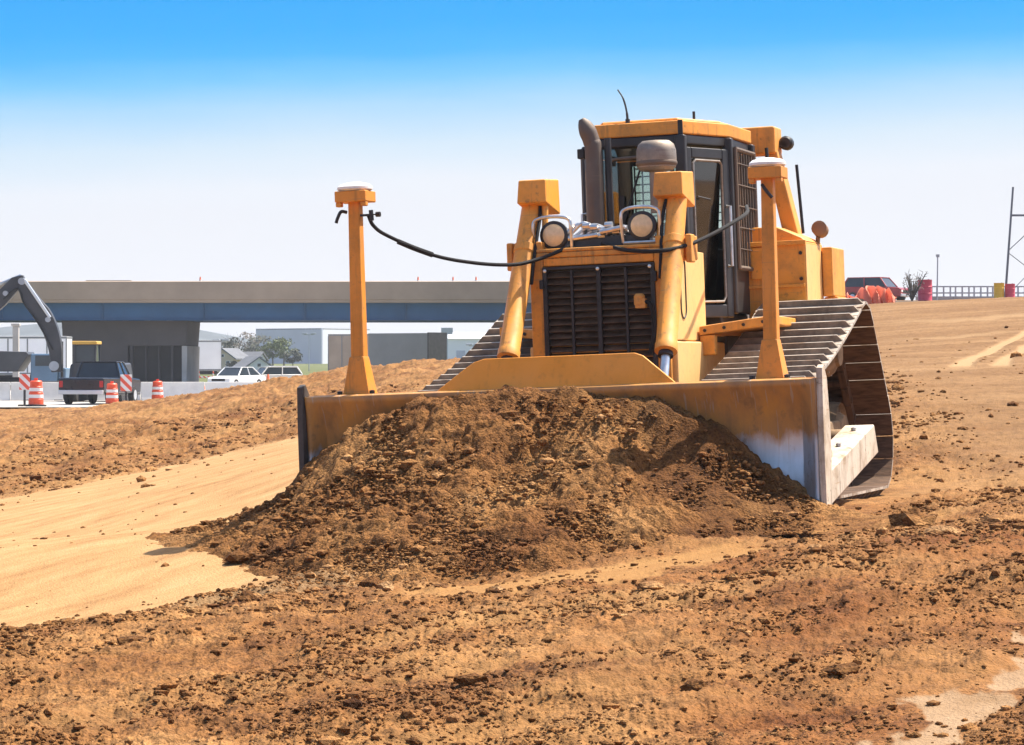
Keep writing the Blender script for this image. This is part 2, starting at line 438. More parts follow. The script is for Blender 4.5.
def make_ground():
    us = np.concatenate([-np.geomspace(9, .26, 34), np.linspace(-.25, -.20, 40)[1:], np.linspace(-.20, .20, 980)[1:], np.linspace(.20, .25, 40)[1:], np.geomspace(.26, 9, 34)])
    ys = np.concatenate([np.geomspace(9.8, 62, 940), np.geomspace(62, 125, 190)[1:], np.geomspace(125, 300, 50)[1:], np.geomspace(300, 6000, 30)[1:]])
    U, Y = np.meshgrid(us, ys); X = U*Y
    Z, sand, smooth, pale, tr, bank, right = near_height(X, Y, True)
    ny, nx = X.shape
    co = np.stack([X, Y, Z], -1).reshape(-1, 3)
    idx = np.arange(ny*nx).reshape(ny, nx)
    q = np.stack([idx[:-1,:-1], idx[:-1,1:], idx[1:,1:], idx[1:,:-1]], -1).reshape(-1, 4)
    # the part behind and under the camera
    bx = np.linspace(-88.2, 88.2, 60); by = np.linspace(-80, 9.8, 30)
    BX, BY = np.meshgrid(bx, by); BZ = ground_z(BX, np.maximum(BY, 9.8))*1.0
    b0 = len(co); co = np.concatenate([co, np.stack([BX, BY, BZ], -1).reshape(-1, 3)])
    bi = b0+np.arange(BX.size).reshape(BX.shape)
    q = np.concatenate([q, np.stack([bi[:-1,:-1], bi[:-1,1:], bi[1:,1:], bi[1:,:-1]], -1).reshape(-1, 4)])
    me = bpy.data.meshes.new('ground')
    me.vertices.add(len(co)); me.vertices.foreach_set('co', co.astype(np.float32).ravel())
    me.loops.add(q.size); me.loops.foreach_set('vertex_index', q.astype(np.int32).ravel())
    me.polygons.add(len(q)); me.polygons.foreach_set('loop_start', np.arange(0, q.size, 4, dtype=np.int32)); me.polygons.foreach_set('loop_total', np.full(len(q), 4, np.int32))
    me.update(calc_edges=True); me.validate()
    me.polygons.foreach_set('use_smooth', np.ones(len(q), bool))
    sdw = polymask(X, Y, SAND, 1)
    grass = sst(118, 126, Y)*sst(1, -2, X-np.interp(Y, [90, 140, 215, 260, 400], [-2, 0, 6, 8, 14]))+sst(240, 260, Y)
    for nm, a in (('sand', np.maximum(sand, 0)), ('smooth', smooth), ('pale', pale), ('tracks', tr), ('grass', np.clip(grass, 0, 1)), ('graded', right), ('windrow', sst(-1.7, -.5, sdw)*sst(.2, -.1, sdw)*sst(25, 20, Y)*.85), ('moist', sst(-.2, 1.6, X+fbm(X*.8, Y*.8, 3, 59)*.5)*sst(21.5, 19, Y)*np.clip(.62+.7*fbm(X*.9, Y*.6, 4, 60), 0, 1)), ('berm', np.clip(sst(5.5, 8, X)*sst(99, 104, Y)*sst(190, 150, Y), 0, 1))):
        at = me.attributes.new(nm, 'FLOAT', 'POINT')
        full = np.zeros(len(co), np.float32); full[:b0] = a.ravel(); at.data.foreach_set('value', full)
    me.materials.append(ground_mat())
    o = bpy.data.objects.new('ground', me); COL.objects.link(o); o['kind'] = 'structure'
    return o

def soil_color(nt, scale=1.0):
    n1 = tex(nt, 1.1*scale, 6, .6); n2 = tex(nt, 9*scale, 6, .65); n3 = tex(nt, 55*scale, 3, .6)
    c1 = ramp(nt, n1, [(.34, (.155, .064, .021)), (.5, (.232, .106, .034)), (.68, (.325, .168, .062))])
    c2 = ramp(nt, n2, [(.32, (.45, .42, .40)), (.5, (1, 1, 1)), (.7, (1.25, 1.22, 1.15))])
    c = mixc(nt, 1.0, c1.outputs[0], c2.outputs[0], 'MULTIPLY')
    c3 = ramp(nt, n3, [(.36, (.42, .39, .37)), (.5, (1, 1, 1)), (.68, (1.4, 1.4, 1.4))])
    return mixc(nt, .8, c, c3.outputs[0], 'MULTIPLY'), n2, n3
def ground_mat():
    m, nt, b = mat_new('earth')
    soil, n2, n3 = soil_color(nt)
    def attr(nm):
        a = nt.nodes.new('ShaderNodeAttribute'); a.attribute_name = nm; return a.outputs['Fac']
    st = tex(nt, 1.7, 8, .7, turn=R(57), squash=(.4, 1.7, 1)); ln = tex(nt, 2.2, 4, .6, turn=R(57), squash=(.10, 5.5, 1))
    sandc = ramp(nt, st, [(.28, (.27, .138, .052)), (.42, (.365, .203, .082)), (.55, (.42, .246, .105)), (.72, (.47, .295, .14))])
    sandc = mixc(nt, ramp(nt, ln, [(.63, (0,0,0)), (.72, (.4,)*3)]).outputs[0], sandc.outputs[0], (.24, .125, .045))
    spk = ramp(nt, n2, [(.66, (0,0,0)), (.72, (.55,)*3)])
    sandc = mixc(nt, spk.outputs[0], sandc, (.22, .11, .04))
    smc = ramp(nt, st, [(.3, (.27, .128, .038)), (.7, (.34, .18, .062))])
    plc = ramp(nt, tex(nt, 3, 5, .6), [(.3, (.25, .15, .075)), (.7, (.36, .235, .135))])
    grd = ramp(nt, tex(nt, .8, 6, .65, squash=(.35, 1.6, 1)), [(.3, (.165, .082, .031)), (.5, (.225, .122, .051)), (.7, (.29, .168, .076))])
    grd2 = mixc(nt, .7, grd.outputs[0], ramp(nt, n2, [(.3, (.6, .57, .55)), (.5, (1,)*3), (.7, (1.2,)*3)]).outputs[0], 'MULTIPLY')
    bd = ramp(nt, tex(nt, 1.0, 6, .6, turn=R(33), squash=(.20, 1.1, 1)), [(.46, (0,0,0)), (.62, (.8,)*3)])
    soil = mixc(nt, bd.outputs[0], soil, mixc(nt, .6, (.32, .168, .060), ramp(nt, n2, [(.3, (.6,)*3), (.6, (1.1,)*3)]).outputs[0], 'MULTIPLY'))
    bd2 = ramp(nt, tex(nt, 1.3, 6, .65, turn=R(33), squash=(.22, 1.0, 1)), [(.55, (0,0,0)), (.68, (.7,)*3)])
    soil = mixc(nt, bd2.outputs[0], soil, mixc(nt, 1.0, soil, (.55, .47, .42), 'MULTIPLY'))
    soil = mixc(nt, attr('moist'), soil, mixc(nt, 1.0, soil, (.76, .62, .54), 'MULTIPLY'))
    c = mixc(nt, attr('graded'), soil, grd2)
    wc = mixc(nt, 1.0, ramp(nt, n2, [(.3, (.105, .062, .028)), (.5, (.195, .12, .058)), (.7, (.29, .19, .10))]).outputs[0], ramp(nt, n3, [(.36, (.5,)*3), (.5, (1,)*3), (.68, (1.4,)*3)]).outputs[0], 'MULTIPLY')
    c = mixc(nt, mixc(nt, 1.0, attr('windrow'), (.8,)*3, 'MULTIPLY'), c, wc)
    c = mixc(nt, attr('sand'), c, sandc)
    c = mixc(nt, attr('smooth'), c, smc.outputs[0])
    c = mixc(nt, attr('tracks'), c, (.37, .235, .115))
    c = mixc(nt, attr('pale'), c, plc.outputs[0])
    bc = ramp(nt, tex(nt, .9, 6, .7), [(.35, (.055, .038, .026)), (.55, (.12, .085, .058)), (.7, (.20, .15, .11))])
    c = mixc(nt, attr('berm'), c, bc.outputs[0])
    gr = ramp(nt, tex(nt, .25, 6, .7), [(.3, (.07, .095, .03)), (.55, (.11, .12, .04)), (.7, (.22, .16, .075))])
    c = mixc(nt, attr('grass'), c, gr.outputs[0])
    nt.links.new(c, b.inputs['Base Color']); b.inputs['Roughness'].default_value = .95; b.inputs['Specular IOR Level'].default_value = .15
    bump(nt, b, n3, .8, .022)
    return m
def soil_obj_mat(name, gain=1.0):
    m, nt, b = mat_new(name)
    soil, n2, n3 = soil_color(nt)
    a = nt.nodes.new('ShaderNodeAttribute'); a.attribute_name = 'tone'
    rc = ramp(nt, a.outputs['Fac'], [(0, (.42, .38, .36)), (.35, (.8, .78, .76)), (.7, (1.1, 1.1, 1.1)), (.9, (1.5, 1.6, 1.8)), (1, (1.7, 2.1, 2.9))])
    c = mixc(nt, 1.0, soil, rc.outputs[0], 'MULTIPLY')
    c = mixc(nt, 1.0, c, (gain,)*3, 'MULTIPLY')
    nt.links.new(c, b.inputs['Base Color']); b.inputs['Roughness'].default_value = .95; b.inputs['Specular IOR Level'].default_value = .12
    bump(nt, b, n3, .9, .03)
    return m

# pile of earth in front of the blade
def pile_height(l, s):
    H = np.interp(l, [-3.4,-3.0,-2.5,-2.1,-1.9,-1.6,-1.2,-.8,-.35,.0,.35,.75,1.2,1.6,1.85,2.05,2.4], [0,.07,.17,  .34,.53,.74,.92,1.0,1.02,1.0,.97,.90,.69,.40,.22,.08,.0])
    W = np.interp(l, [-3.4,-2.6,-2.0,-1.2,-.4,.4,1.0,1.6,2.1,2.4], [.5,1.0,1.5,2.2,2.7,2.65,2.15,1.35,.7,.3])
    t = np.clip((s-.12)/W, -1, 1.4)
    body = np.where(t > 0, np.clip(1-t, -.3, 1)**1 if False else (1-t)*(1-.22*np.sin(np.clip(t, 0, 1)*math.pi)), 1-.10*np.abs(t))
    h = H*body
    back = np.where(l < -2.02, sst(-.6, .25, s), 1)
    h = h*back - (1-back)*.1
    return h
def make_pile():
    ls = np.linspace(-3.5, 2.5, 520); ss = np.linspace(-.8, 3.3, 330)
    LL, SS = np.meshgrid(ls, ss)
    X = DZO[0]+LL*L0[0]+SS*Fv[0]; Y = DZO[1]+LL*L0[1]+SS*Fv[1]
    w = fbm(LL*1.4, SS*1.4, 3, 61)*.12
    h = pile_height(LL+w, SS+w*1.3)
    slip_shade = sst(-.10, .12, LL-.25-.76*SS+.25*fbm(LL*1.5, SS*1.5, 3, 77))*sst(2.0, 1.8, LL)*sst(-.05, .1, SS)  # smooth slipped face, also the area where the blade's shadow is painted
    amp = sst(-.04, .12, h)
    chunk = fbm(LL*2.2, SS*2.2, 3, 62)*.055+fbm(LL*7, SS*7, 4, 63, .62)*.026+np.maximum(0, gnoise(LL*10, SS*10, 64)-.22)*.05+fbm(LL*26, SS*26, 2, 65)*.012
    cracks = -.05*np.exp(-(fbm(LL*1.7, SS*2.4, 3, 66)/.07)**2)*.6
    groove = fbm(LL*9+SS*1.5, SS*1.2, 3, 67)*.025
    ch = (chunk+cracks)*(1-.72*slip_shade)+groove*slip_shade
    # scooped hollow and the smooth cut faces left on the slope
    sc = np.exp(-(((LL-.0)/.30)**2+((SS-1.0)/.42)**2))*.12
    h2 = h+amp*ch-sc*amp
    base = ground_z(X, Y)
    Z = base-.035+h2
    keep_v = (h2 > -.015) & ~((np.abs(LL) < 2.0) & (SS < -.32)) & ~((LL > 1.99) & (SS < -.02))
    keep_v &= ~((LL < -1.96) & (LL > -2.06) & (SS < .02))
    ny, nx = LL.shape
    idx = np.arange(ny*nx).reshape(ny, nx)
    kq = keep_v[:-1,:-1] & keep_v[:-1,1:] & keep_v[1:,1:] & keep_v[1:,:-1]
    q = np.stack([idx[:-1,:-1], idx[1:,:-1], idx[1:,1:], idx[:-1,1:]], -1)[kq]
    used = np.unique(q); rm = np.full(ny*nx, -1); rm[used] = np.arange(len(used)); q = rm[q]
    co = np.stack([X, Y, Z], -1).reshape(-1, 3)[used]
    me = bpy.data.meshes.new('dirt_pile')
    me.vertices.add(len(co)); me.vertices.foreach_set('co', co.astype(np.float32).ravel())
    me.loops.add(q.size); me.loops.foreach_set('vertex_index', q.astype(np.int32).ravel())
    me.polygons.add(len(q)); me.polygons.foreach_set('loop_start', np.arange(0, q.size, 4, dtype=np.int32)); me.polygons.foreach_set('loop_total', np.full(len(q), 4, np.int32))
    me.update(calc_edges=True); me.validate()
    me.polygons.foreach_set('use_smooth', np.ones(len(q), bool))
    at = me.attributes.new('tone', 'FLOAT', 'POINT'); at.data.foreach_set('value', np.clip(.56+.22*fbm(co[:,0]*3, co[:,1]*3, 3, 70)-.40*slip_shade.reshape(-1)[used], 0, .8).astype(np.float32))  # tone lowered on the slipped face to paint in the blade's shadow
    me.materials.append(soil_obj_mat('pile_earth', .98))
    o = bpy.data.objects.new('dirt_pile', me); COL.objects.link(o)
    tag(o, 'big heap of loose brown earth pushed up against the bulldozer blade', 'dirt pile')
    # height lookup for the clods
    return o

def surf_z(x, y):
    """top surface (ground or pile) at x, y, arrays"""
    z = near_height(x, y)
    l, s = to_ls(x, y)
    zp = ground_z(x, y)-.035+pile_height(l, s)
    on = (s > -.2) & (l > -3.4) & (l < 2.3) & (s < 3.2)
    return np.where(on, np.maximum(z, zp), z)

ICO = {}
def ico(sub):
    if sub not in ICO:
        bm = bmesh.new(); bmesh.ops.create_icosphere(bm, subdivisions=sub, radius=1)
        bm.verts.ensure_lookup_table()
        ICO[sub] = (np.array([v.co[:] for v in bm.verts]), np.array([[v.index for v in f.verts] for f in bm.faces])); bm.free()
    return ICO[sub]
def clod_mesh(name, P, size, tone, mat, sink=.35, sub=2):
    V, F = ico(sub); nv = len(V); n = len(P)
    co = np.zeros((n, nv, 3)); tn = np.repeat(tone, nv).astype(np.float32)
    for i0 in range(0, n, 4000):
        sl = slice(i0, min(n, i0+4000)); m = sl.stop-sl.start
        sc = np.stack([rng.uniform(.7, 1.4, m), rng.uniform(.7, 1.4, m), rng.uniform(.45, .85, m)], -1)*np.asarray(size)[sl, None]
        ph = rng.uniform(0, 900, m)[:, None]
        d = 1+.42*gnoise(V[None,:,0]*1.7+ph, V[None,:,1]*1.7+V[None,:,2]*1.3+ph*.7, 5)+.34*gnoise(V[None,:,2]*2.6+ph, V[None,:,0]*2.6-V[None,:,1]*1.9+ph*.3, 9)
        a = rng.uniform(0, 6.28, m)[:, None]; ca, sa = np.cos(a), np.sin(a)
        v = V[None]*d[..., None]*sc[:, None, :]
        v = np.stack([v[...,0]*ca-v[...,1]*sa, v[...,0]*sa+v[...,1]*ca, v[...,2]+np.asarray(size)[sl, None]*(.5-sink)], -1)
        co[sl] = v+P[sl, None, :]
    fa = (F[None]+(np.arange(n)*nv)[:, None, None]).reshape(-1, 3); co = co.reshape(-1, 3)
    me = bpy.data.meshes.new(name)
    me.vertices.add(len(co)); me.vertices.foreach_set('co', co.astype(np.float32).ravel())
    me.loops.add(fa.size); me.loops.foreach_set('vertex_index', fa.astype(np.int32).ravel())
    me.polygons.add(len(fa)); me.polygons.foreach_set('loop_start', np.arange(0, fa.size, 3, dtype=np.int32)); me.polygons.foreach_set('loop_total', np.full(len(fa), 3, np.int32))
    me.update(calc_edges=True); me.validate()
    me.polygons.foreach_set('use_smooth', rng.random(len(fa)) < .0)
    at = me.attributes.new('tone', 'FLOAT', 'POINT'); at.data.foreach_set('value', tn)
    me.materials.append(mat)
    o = bpy.data.objects.new(name, me); COL.objects.link(o)
    return o
CLODM = soil_obj_mat('clod_earth', 1.0)
def make_clods():
    n0 = 430000
    Y = 11.0*np.exp(rng.random(n0)**1.15*math.log(60/11.0)); X = Y*rng.uniform(-.19, .19, n0)
    sand, smooth, pale, tr, _h = masks(X, Y)
    fl = np.maximum(np.maximum(sand*.985, smooth*.94), np.maximum(pale*.9, tr*.9))
    l, s = to_ls(X, Y)
    right = sst(3.0, 5.2, X)*sst(23, 30, Y)
    dens = (1-fl)*(1-.97*right)*np.clip(.55+.9*fbm(X*.9, Y*.7, 3, 81), .05, 1.3)
    bad = (np.abs(l) < 2.2) & (s < .15) & (s > -5.6)
    pl = (s > 0) & (pile_height(l, s) > .06)
    dens = np.where(pl, 2.4, dens); dens[bad] = 0
    sdl = polymask(X, Y, SAND, 1)
    wr = sst(-1.7, -.5, sdl)*sst(.15, -.1, sdl)*sst(24, 20, Y)
    dens = np.maximum(dens, wr*1.5); dens[bad] = 0
    k = rng.random(n0) < dens*np.clip(.70+1.2*fbm((X*math.cos(R(33))+Y*math.sin(R(33)))*.30, (-X*math.sin(R(33))+Y*math.cos(R(33)))*1.5, 4, 93), .10, 1.35)*.50
    X, Y, wr = X[k], Y[k], wr[k]
    size = np.clip(rng.lognormal(math.log(.0080), .55, len(X)), .004, .06)*np.clip(Y/17, .8, 2.0)
    Z = surf_z(X, Y)
    o = clod_mesh('soil_clods', np.stack([X, Y, Z], -1), size, np.clip(rng.normal(.60, .20, len(X))+.05*wr, 0, .93), CLODM, sub=1)
    tag(o, 'loose clods and crumbs of earth strewn over the worked ground and the heap', 'clods', kind='stuff')
def rock(px_x, y, size, tone, label, flat=1.0, name='rock', wide=1.0):
    x = px_x
    z = float(surf_z(np.array([x]), np.array([y]))[0])
    o = clod_mesh(name, np.zeros((1, 3)), [size], [tone], CLODM, sink=.3)
    o.location = (x, y, z); o.scale = (wide, 1.0, flat)
    tag(o, label, 'rock')
    return o
# ------------------------------------------------------------------ bulldozer (local: x = its left, y = rearwards, z = up)
def make_bulldozer():
    D = empty('bulldozer')
    c, s = math.cos(TH), math.sin(TH)
    Lx = Vector((c*math.cos(RO), -s*math.cos(RO), math.sin(RO))); B = Vector((s, c, 0)); U = Lx.cross(B)
    D.matrix_world = Matrix(((Lx.x, B.x, U.x, DZO[0]), (Lx.y, B.y, U.y, DZO[1]), (Lx.z, B.z, U.z, DZO[2]), (0, 0, 0, 1)))
    tag(D, 'big yellow crawler bulldozer pushing a heap of earth with its wide blade', 'bulldozer')
    Y_ = M['yellow']; YD = M['yellow_dusty']

    # ---- blade
    prof = [(-.02, -.03), (.045, .08), (.115, .22), (.155, .38), (.16, .54), (.135, .70), (.085, .84), (.03, .93), (.01, .975)]
    st = np.concatenate([[-1.944, -1.92, -1.90, -1.87], np.linspace(-1.84, 1.84, 24), [1.87, 1.91, 1.95, 1.985]])
    P = []
    for l in st:
        k = max(0, (abs(l)-1.85)/.135)
        P.append([(l, y*(1-k)+(-.055)*k, z) for y, z in prof])
    mb = MB(); mb.grid(P)
    bl = mb.build('blade', M['moldboard'], D, solid=.035)
    mb = MB()
    mb.prism([(-.035, -.06), (-.005, -.06), (.05, .07), (.02, .08)], 'x', -1.84, 1.84); mb.build('cutting_edge', M['steel'], bl, bevel=.004)
    for sx in (-1, 1):
        mb = MB()
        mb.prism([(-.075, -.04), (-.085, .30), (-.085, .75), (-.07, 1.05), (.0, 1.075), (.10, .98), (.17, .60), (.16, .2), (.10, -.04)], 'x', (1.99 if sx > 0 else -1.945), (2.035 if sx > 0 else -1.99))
        mb.build('end_plate', M['dust_white'] if sx > 0 else M['plate_shaded'], bl, bevel=.006)  # left plate gets a dark colour that paints in its shade
    # top rib and back ribs
    mb = MB(); mb.box(-1.94, 1.97, .03, .16, .945, .985); mb.build('top_rail', M['moldboard'], bl, bevel=.008)
    for l in (-1.5, -.75, 0, .75, 1.5):
        mb = MB(); mb.prism([(.19, .1), (.42, .3), (.42, .7), (.12, .94)], 'x', l-.02, l+.02); mb.build('back_rib', YD, bl, bevel=.004)
    # spill guard: rounded trapezoid leaning back
    def sg(z): return .045+(z-.97)*.32
    pts = [(-.93, .972), (.93, .972), (.90, 1.0), (.665, 1.19), (.60, 1.213), (-.56, 1.213), (-.64, 1.19), (-.70, 1.15), (-.90, 1.0)]
    mb = MB()
    A = [mb.bm.verts.new((x, sg(z), z)) for x, z in pts]; Bv = [mb.bm.verts.new((x, sg(z)+.03, z)) for x, z in pts]
    mb.bm.faces.new(A); mb.bm.faces.new(Bv[::-1])
    for i in range(len(pts)):
        j = (i+1) % len(pts); mb.bm.faces.new((A[j], A[i], Bv[i], Bv[j]))
    mb.build('spill_guard', M['spill'], bl, bevel=.005)

    # ---- push arms
    for sx in (-1, 1):
        mb = MB()
        def X(a, b): return (a, b) if sx > 0 else (-b, -a)
        x0, x1 = X(1.71, 1.95)
        mb.hexa([(x0, .42, .02), (x1, .42, .02), (x1, 2.55, .37), (x0, 2.55, .37), (x0, .42, .27), (x1, .42, .27), (x1, 2.40, .60), (x0, 2.40, .60)])
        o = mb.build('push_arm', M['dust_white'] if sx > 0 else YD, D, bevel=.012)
        mb = MB()
        mb.box(x0+.01, x1-.01, .17, .44, -.01, .31); mb.build('blade_lug', M['black'], o, bevel=.01)
        mb = MB()
        mb.tube([(sx*1.80, .24, .86), (sx*1.82, .75, .55), (sx*1.83, 1.0, .40)], .032, 10)
        mb.lathe([(.06, -.04), (.06, .04)], (sx*1.82, 1.05, .38), 'x', 12)
        mb.build('tilt_brace', M['dust_white'], o)
        for yy in (.8, 1.5, 2.15):
            mb = MB(); mb.lathe([(.022, 0), (.022, .02), (.0, .028)], (sx*1.83, yy, .272+.33*(yy-.42)/1.98), 'z', 8); mb.build('bolt', M['steel'], o)

    # ---- gps masts
    for sx, xb, xt in ((-1, -1.60, -1.585), (1, 1.60, 1.622)):
        mb = MB()
        w0, w1 = .054, .045
        y = .26
        mb.hexa([(xb-w0, y-.06, .99), (xb+w0, y-.06, .99), (xb+w0, y+.06, .99), (xb-w0, y+.06, .99), (xt-w1, y-.05, 2.46), (xt+w1, y-.05, 2.46), (xt+w1, y+.05, 2.46), (xt-w1, y+.05, 2.46)])
        mast = mb.build('receiver_mast', M['yellow_pole'], D, bevel=.014)
        mb = MB()
        mb.hexa([(xb-.105, y-.10, .985), (xb+.105, y-.10, .985), (xb+.105, y+.10, .985), (xb-.105, y+.10, .985), (xb-.057, y-.066, 1.27), (xb+.057, y-.066, 1.27), (xb+.057, y+.066, 1.27), (xb-.057, y+.066, 1.27)])
        mb.box(xb-.17, xb+.17, y-.13, y+.13, .955, .985)
        mb.build('mast_foot', M['yellow_pole'], mast, bevel=.006)
        for a in (-.13, .13):
            mb = MB(); mb.lathe([(.022, 0), (.022, .025), (0, .03)], (xb+a, y-.1, .985), 'z', 6); mb.build('foot_bolt', M['black'], mast)
        mb = MB()
        zt = 2.445
        mb.box(xt-.125, xt+.125, y-.12, y+.12, zt, zt+.085)
        for a in (-.10, .10): mb.box(xt+a-.022, xt+a+.022, y-.11, y-.05, zt-.035, zt+.001)
        mb.build('receiver_tray', M['yellow_pole'], mast, bevel=.008)
        mb = MB()
        mb.lathe([(.118, 0), (.135, .012), (.135, .03), (.11, .052), (.05, .066), (0, .068)], (xt, y, zt+.087), 'z', 28)
        mb.build('satellite_receiver', M['white'], mast)
        mb = MB()
        mb.tube(spline([(xt-.05*1, y-.06, 2.37), (xt-.085, y-.09, 2.375), (xt-.11, y-.1, 2.33), (xt-.125, y-.1, 2.29)], 5) if sx < 0 else spline([(xt-.03, y-.07, 2.40), (xt-.0, y-.10, 2.36), (xt+.045, y-.09, 2.30)], 5), .013, 8)
        mb.build('latch_lever', M['black'], mast)
        if sx < 0:
            mb = MB()
            mb.box(xt+.04, xt+.13, y-.03, y-.005, 2.335, 2.352); mb.lathe([(.02, 0), (.02, .035)], (xt+.17, y-.02, 2.345), 'x', 8); mb.tube([(xt+.13, y-.02, 2.38), (xt+.135, y-.02, 2.30)], .018, 8)
            mb.tube([(xt+.13, y-.02, 2.345), (xt+.18, y-.02, 2.345)], .006, 6)
            mb.build('cable_clamp', M['black'], mast)

    # ---- cables strung between masts and cab
    mb = MB(); mb.tube(spline([(-1.478, .24, 2.345), (-1.45, .28, 2.26), (-1.36, .36, 2.18), (-1.08, .58, 2.03), (-.82, .85, 1.965), (-.60, 1.08, 1.95), (-.48, 1.28, 1.985), (-.36, 1.36, 2.03), (-.24, 1.45, 2.09)], 10), .015, 8)
    cb = mb.build('cable', M['rubber'], D)
    mb = MB()
    pts = spline([(-1.30, .41, 2.138), (-1.2, .49, 2.085), (-1.08, .58, 2.03)], 12)
    for i in range(0, len(pts)-1):
        d = (pts[i+1]-pts[i]).normalized(); mb.tube([pts[i]-d*.006, pts[i]+d*.006], .021, 8)
    mb.build('cable_coil', M['rubber'], cb)
    mb = MB(); mb.tube(spline([(.02, 1.46, 2.10), (.12, 1.42, 2.065), (.25, 1.34, 2.03), (.45, 1.28, 2.01), (.62, 1.32, 2.02), (.8, 1.6, 2.10), (1.0, 2.2, 2.30), (.86, 2.95, 2.42)], 10), .016, 8)
    mb.build('cable', M['rubber'], D)

    # ---- hood
    mb = MB()
    mb.box(-.56, -.45, 1.40, 1.50, 1.0, 2.0); mb.box(.45, .56, 1.40, 1.50, 1.0, 2.0); mb.box(-.449, .449, 1.40, 1.50, 1.935, 2.0); mb.box(-.56, .56, 1.40, 1.50, 2.001, 2.045)
    mb.box(-.449, .449, 1.40, 1.50, 1.0, 1.06)
    mb.prism([(-.56, 2.046), (.56, 2.046), (.50, 2.075), (-.50, 2.075)], 'y', 1.40, 1.52)
    hood = mb.build('hood', Y_, D, bevel=.012)
    mb = MB(); mb.box(.53, .56, 1.501, 2.62, 1.32, 2.04); mb.build('side_panel', M['yellow_sunlit'], hood, bevel=.008)
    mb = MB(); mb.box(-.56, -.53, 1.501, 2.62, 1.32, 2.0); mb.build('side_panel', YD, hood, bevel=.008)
    mb = MB(); mb.prism([(-.528, 1.96), (.528, 1.96), (.528, 2.02), (.26, 2.16), (-.26, 2.16), (-.528, 2.02)], 'y', 1.521, 2.72); mb.build('top_panel', M['charcoal'], hood, bevel=.01)
    # oval access cover on the side
    mb = MB()
    ov = [(1.86+.085*math.cos(t)*1.0, 1.74+(.16 if math.sin(t) > 0 else -.16)+.085*math.sin(t)) for t in np.linspace(0, 2*math.pi, 26)[:-1]]
    mb.tube([(.563, y, z) for y, z in ov]+[(.563, *ov[0])], .007, 6, cap=False); mb.build('access_cover', M['charcoal'], hood)
    # grille
    mb = MB(); mb.box(-.447, .447, 1.47, 1.49, 1.062, 1.933)
    g = mb.build('grille', M['black'], D)
    mb = MB()
    for x in (-.437, -.0, .437): mb.box(x-.018, x+.018, 1.385, 1.468, 1.07, 1.93)
    mb.box(-.447, .447, 1.384, 1.467, 1.905, 1.93)
    mb.build('grille_frame', M['grille'], g, bevel=.006)
    mb = MB()
    mb.bm.free()
    for x in (-.22, .22):
        mb = MB(); mb.box(x-.011, x+.011, 1.39, 1.43, 1.07, 1.90); mb.build('grille_mullion', M['grille'], g, bevel=.004)
    n = 15
    for k in range(n):
        z = 1.10+k*(.80/n)
        for x0, x1 in ((-.419, -.018), (.018, .419)):
            mb = MB(); mb.prism([(1.40, z), (1.405, z-.004), (1.462, z+.036), (1.457, z+.042)], 'x', x0, x1)
            mb.build('grille_louver', M['louver'], g)
    for x in (-.43, .0, .42):
        mb = MB(); mb.lathe([(.014, 0), (.014, .012), (0, .018)], (x, 1.384, 1.90), (Vector((1,0,0)), Vector((0,0,1)), Vector((0,-1,0))), 10); mb.build('grille_bolt', M['chrome'], g)
    for x0, x1, z0, z1 in ((-.475, -.44, 1.76, 1.83), (.435, .475, 1.78, 1.86)):
        mb = MB(); mb.box(x0, x1, 1.36, 1.399, z0, z1); mb.build('hinge', M['black'], g, bevel=.006)
    mb = MB(); mb.lathe([(.045, 0), (.045, .07), (.03, .09)], (.33, 1.375, 1.60), 'z', 12); mb.box(.30, .385, 1.34, 1.40, 1.575, 1.65); mb.build('hose_fitting', YD, g, bevel=.006)
    mb = MB(); mb.tube(spline([(.37, 1.36, 1.63), (.425, 1.34, 1.60), (.44, 1.35, 1.5), (.435, 1.36, 1.36), (.40, 1.37, 1.22)], 6), .016, 8); mb.build('hose', M['rubber'], g)
    # main frame, belly
    mb = MB(); mb.box(-.60, .60, 1.46, 3.1, .55, 1.31)
    mb.build('main_frame', M['yellow_sunlit'], D, bevel=.015)
    mb = MB(); mb.box(-.62, .62, 3.102, 5.0, .5, 1.42); mb.build('transmission_case', M['charcoal'], D, bevel=.02)

    # ---- lift cylinders with their box-shaped head covers
    for sx in (-1, 1):
        top = Vector((sx*.595, 1.66, 2.46)); bot = Vector((sx*.63, .95, 1.20))
        ax = (bot-top).normalized()
        a0 = ax.cross(Vector((1, 0, 0))).normalized(); a1 = ax.cross(a0)
        Ls = (bot-top).length
        mb = MB(); mb.lathe([(.078, 0), (.078, .40), (.09, .41), (.09, .47), (.082, .48), (.082, Ls-.10), (.088, Ls-.09), (.088, Ls-.03), (.05, Ls-.02)], top, (a0, a1, ax), 20)
        cyl = mb.build('lift_cylinder', Y_, D)
        mb = MB(); mb.lathe([(.036, Ls-.03), (.036, Ls+.24)], top, (a0, a1, ax), 14); mb.build('piston_rod', M['chrome'], cyl)
        mb = MB(); mb.lathe([(.056, Ls-.022), (.060, Ls+.012), (.04, Ls+.014)], top, (a0, a1, ax), 14); mb.build('rod_seal', M['black'], cyl)
        mb = MB()
        x0, x1 = (sx*.555-.122, sx*.555+.122)
        z0, z1 = 2.47, 2.635
        mb.hexa([(x0, 1.50, z0-.02), (x1, 1.50, z0-.02), (x1, 1.90, z0-.10), (x0, 1.90, z0-.10), (x0+.01, 1.53, z1), (x1-.01, 1.53, z1), (x1-.01, 1.92, z1+.02), (x0+.01, 1.92, z1+.02)])
        mb.build('head_cover', Y_, cyl, bevel=.012)
        # trunnion yoke, bracket and small hose
        mb = MB()
        q = top+ax*.44
